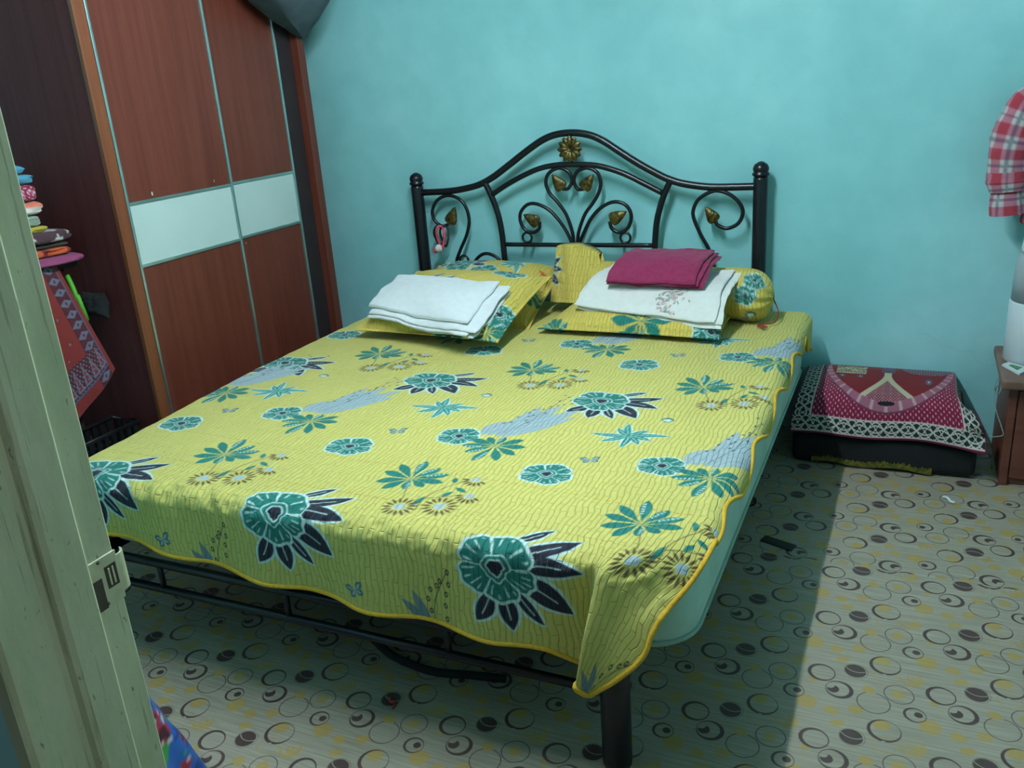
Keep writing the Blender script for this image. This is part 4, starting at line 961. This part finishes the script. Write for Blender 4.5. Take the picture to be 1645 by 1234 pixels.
def stripes(cc, f):
    def p(P, C, A, S): C[np.sin(S*f) > .35] = cc; return C
    return p
def patch(c1, c2):
    def p(P, C, A, S):
        v = fbm(P[..., 1]*26, (P[..., 2]+P[..., 0])*30, 5); C[v > .25] = c1; C[v < -.35] = c2; return C
    return p
st = [(.036, -1.555, -1.345, '#8a3f63', 'plum folded cloth at the bottom of the stack', None), (.030, -1.565, -1.375, '#7d1f24', 'dark red and orange folded cloth with white patches in the stack', patch(lin('#c2542f'), lin('#cfc6b4'))),
      (.018, -1.575, -1.38, '#3a352e', 'thin olive brown folded cloth in the stack', None), (.046, -1.560, -1.365, '#4a3038', 'folded batik with white edges sticking out of the stack', patch(lin('#c8c4be'), lin('#8a2b4a'))),
      (.022, -1.585, -1.44, '#b7a23a', 'yellow and dark folded cloth in the stack', patch(lin('#3a3424'), lin('#c9bd6a'))), (.040, -1.585, -1.46, '#8d9a8a', 'grey green folded cloth in the stack', stripes(lin('#7a8779'), 6)),
      (.050, -1.585, -1.44, '#d9cfc8', 'coral and white folded cloth in the stack', stripes(lin('#d9725a'), 3)), (.060, -1.585, -1.45, '#8d1f42', 'crimson folded cloth with white dots in the stack', dots(lin('#d6bcc4'))),
      (.036, -1.585, -1.45, '#4f8fa8', 'light blue folded towel near the top of the stack', None), (.036, -1.595, -1.475, '#4a8aa5', 'light blue folded towel topping the clothes stack', None)]
zc = 1.085
for k, (th, xr, yr, c_h, lab, pt) in enumerate(st):
    folded(zc+th/2, th, xr, yr, lin(c_h), lab, pt, k); zc += th*1.0
# red batik cloth hanging from the rack edge
n1_, n2_ = 120, 150; s, t = np.meshgrid(np.linspace(0, 1, n1_), np.linspace(0, 1, n2_))
T0, T1, B1, B0 = map(np.array, ((-1.585, -1.76, 1.088), (-1.588, -1.455, 1.088), (-1.50, -1.375, .655), (-1.565, -1.64, .455)))
Pr = (T0*(1-s[..., None])+T1*s[..., None])*(1-t[..., None])+(B0*(1-s[..., None])+B1*s[..., None])*t[..., None]
Pr[..., 0] += .007*t*np.sin(s*9+.5); Pr[..., 2] -= .02*np.sin(PI*s)*t
c = Canvas(s*.52, (1-t)*.60, lin('#7d2a28')); c.aa = .003
U_, V_ = c.U, c.V
def pg(m, col): c.C[m] = lin(col)
bor = (U_ > .40) & (U_ < .49); pg(bor, '#4f2029'); pg(bor & (abs(((V_ % .055)-.0275)) < .020-.45*abs(U_-.445)), '#5f6272'); pg(bor & (np.hypot((V_ % .055)-.0275, (U_-.445)) < .008), '#5c2230')
bot = (V_ > .05) & (V_ < .175) & (U_ < .49); pg(bot, '#4f2029'); tr = abs((U_ % .062)-.031) < (.165-V_)*.26; pg(bot & tr & (V_ > .065), '#686b79'); pg(bot & (abs((U_ % .062)-.031) < (.145-V_)*.20) & (V_ > .075), '#7c2a34'); pg(bot & (np.sin(U_*260)*np.sin(V_*240) > .55), '#686b79')
pg((abs(V_-.053) < .004) & (U_ < .49) | (abs(U_-.492) < .003) & (V_ > .05), '#4d5068')
pg((V_ > .2) & (U_ < .38) & (np.sin(U_*60)*np.sin(V_*55) > .93), '#5f6272')
rc = grid('batik_cloth', Pr, M_cloth, None, c.C.reshape(n2_, n1_, 3), None)
sm = rc.modifiers.new('thickness', 'SOLIDIFY'); sm.thickness = .003
tag(rc, 'red batik cloth with grey border hanging from the rack', 'cloth')
# dark bag with lime straps hanging on the wardrobe side
bk = empty('black_bag', (-1.575, -1.345, .83), 'small black bag with lime green straps behind the red cloth', 'bag')
cushion('bag_body', frame((-1.560, -1.345, .905), 0, PI/2-.02), .115, .10, .07, M_black, bk, (40, 40), 2.1, 2.0, seed=3, pinch=.12)
for p_ in ([(-1.625, -1.39, 1.03), (-1.597, -1.40, .99), (-1.582, -1.405, .955), (-1.577, -1.402, .925)], [(-1.582, -1.40, .955), (-1.567, -1.405, .92), (-1.562, -1.402, .88), (-1.567, -1.395, .855)]):
    tube('strap', cr(p_, 5), .010, M_lime, bk, 8)
tube('bag_cord', cr([(-1.665, -1.372, 1.045), (-1.69, -1.36, 1.06), (-1.70, -1.345, 1.062)], 4), .006, M_black, bk, 6)
# black slatted basket on the rack's low board
bs_ = empty('plastic_basket', (-1.525, -1.56, 0), 'black plastic slotted basket on the floor below the red cloth', 'basket')
box('basket_floor', (-1.60, -1.76, .002), (-1.45, -1.36, .014), M_plas, bs_, .004)
for k in range(4):
    x = -1.592+k*.0375
    for y in (-1.765, -1.365): box('basket_slat', (x, y, .012), (x+.020, y+.010, .43), M_plas, bs_)
for k in range(11):
    y = -1.750+k*.0355
    for x in (-1.605, -1.455): box('basket_slat', (x, y, .012), (x+.010, y+.018, .43), M_plas, bs_)
for z in (.20, .335, .435): tube('basket_rim', [(-1.60, -1.76, z), (-1.45, -1.76, z), (-1.45, -1.36, z), (-1.60, -1.36, z)], .009, M_plas, bs_, 8, True)

# ------------------------------------------------------------------ blue floral cloth slumped inside the doorway
na, nz = 120, 70; a = np.linspace(0, 2*PI, na, endpoint=False); zt_ = np.linspace(0, 1, nz); AA, ZZ = np.meshgrid(a, zt_)
rr = np.interp(ZZ, [0, .15, .5, .8, .95, 1], [.31, .285, .20, .12, .06, .008]); rr = rr*(1+.10*(1-ZZ)*np.sin(9*AA+ZZ*2)+.05*fbm(AA*2, ZZ*3, 3))
Pc = np.stack([-.30+.78*rr*np.cos(AA), -2.64+.70*rr*np.sin(AA), .002+.62*ZZ], -1)
ub, vb = AA*.2, ZZ*.75
C = np.tile(lin('#2a5fa8'), (nz, na, 1)); f1 = fbm(ub*16, vb*16, 8); f2 = fbm(ub*22+4, vb*22+7, 9)
C[f1 > .42] = lin('#a52f3c'); C[f1 > .62] = lin('#4a1a2a'); C[(f1 > .36) & (f1 <= .42)] = lin('#c9b7bd'); C[(f2 > .55) & (f1 < .3)] = lin('#3f8f3c'); C[(f2 < -.6)] = lin('#1c3f86')
o = grid('blue_cloth', Pc, M_cloth, None, C, None, cu=True)
tag(o, 'blue floral cloth heaped on the floor just inside the doorway', 'cloth')

# ------------------------------------------------------------------ things under the bed, scraps on the floor
def duffel(loc, L, r, rz, label):
    e_ = empty('duffel_bag', loc, label, 'bag', 'bags under the bed'); e_.rotation_euler = (0, 0, rz)
    xs = np.linspace(-L/2, L/2, 30); a = np.linspace(0, 2*PI, 30, endpoint=False); AA, XX = np.meshgrid(a, xs)
    R = r*np.sqrt(np.maximum(.03, 1-abs(2*XX/L)**8))*(1+.05*fbm(XX*9, AA*1.5, int(L*100)))
    P = np.stack([XX+loc[0], loc[1]+R*np.cos(AA), loc[2]+np.maximum(.002, r*.92+R*.92*np.sin(AA))], -1)
    grid('bag_body', P, M_olive, e_, cu=True)
    for s_ in (-1, 1): tube('handle', cr([(loc[0]-.10, loc[1]+s_*r*.75, loc[2]+r*1.45), (loc[0]-.06, loc[1]+s_*r*1.05, loc[2]+r*1.2), (loc[0]+.06, loc[1]+s_*r*1.05, loc[2]+r*1.2), (loc[0]+.10, loc[1]+s_*r*.75, loc[2]+r*1.45)], 6), .009, M_black, e_, 6)
    tube('zip', [(loc[0]-L*.36, loc[1], loc[2]+r*1.86), (loc[0]+L*.36, loc[1], loc[2]+r*1.86)], .006, M_plas, e_, 6)
duffel((-.10, -1.62, 0), .62, .125, 0, 'dark green camouflage duffel bag under the bed near the middle bars')
duffel((.45, -1.55, 0), .40, .13, 0, 'shorter dark green camouflage bag under the bed by the right leg')
stp = tube('strap', cr([(-.12, -1.80, .010), (0, -1.86, .012), (.14, -1.88, .010), (.26, -1.86, .012), (.36, -1.84, .010)], 8), [.012]*33, M_black, None, 8)
tag(stp, 'black webbing strap lying on the floor under the bed', 'strap')
tag(mk('tape_strip', [(.905, -.835, .0), (.918, -.795, .0), (1.030, -.835, .0), (1.018, -.878, .0), (.905, -.835, .003), (.918, -.795, .003), (1.030, -.835, .003), (1.018, -.878, .003)],
   [[0, 1, 2, 3], [7, 6, 5, 4], [0, 4, 5, 1], [1, 5, 6, 2], [2, 6, 7, 3], [3, 7, 4, 0]], M_plas), 'flat black tape strip stuck on the floor beside the bed', 'tape')
tag(tube('red_scrap', cr([(.08, -2.02, .006), (.095, -2.035, .008), (.105, -2.03, .006), (.11, -2.05, .005)], 4), .0035, mat('red_plastic_scrap', '#c23a32', '#a82c28', .5), None, 6), 'tiny red scrap on the floor in front of the bed', 'scrap')
tag(tube('white_scrap', cr([(1.50, -.31, .004), (1.515, -.32, .006), (1.525, -.345, .005), (1.54, -.35, .004)], 4), .005, M_bottle, None, 6), 'tiny white paper scrap on the floor near the prayer mat', 'scrap')
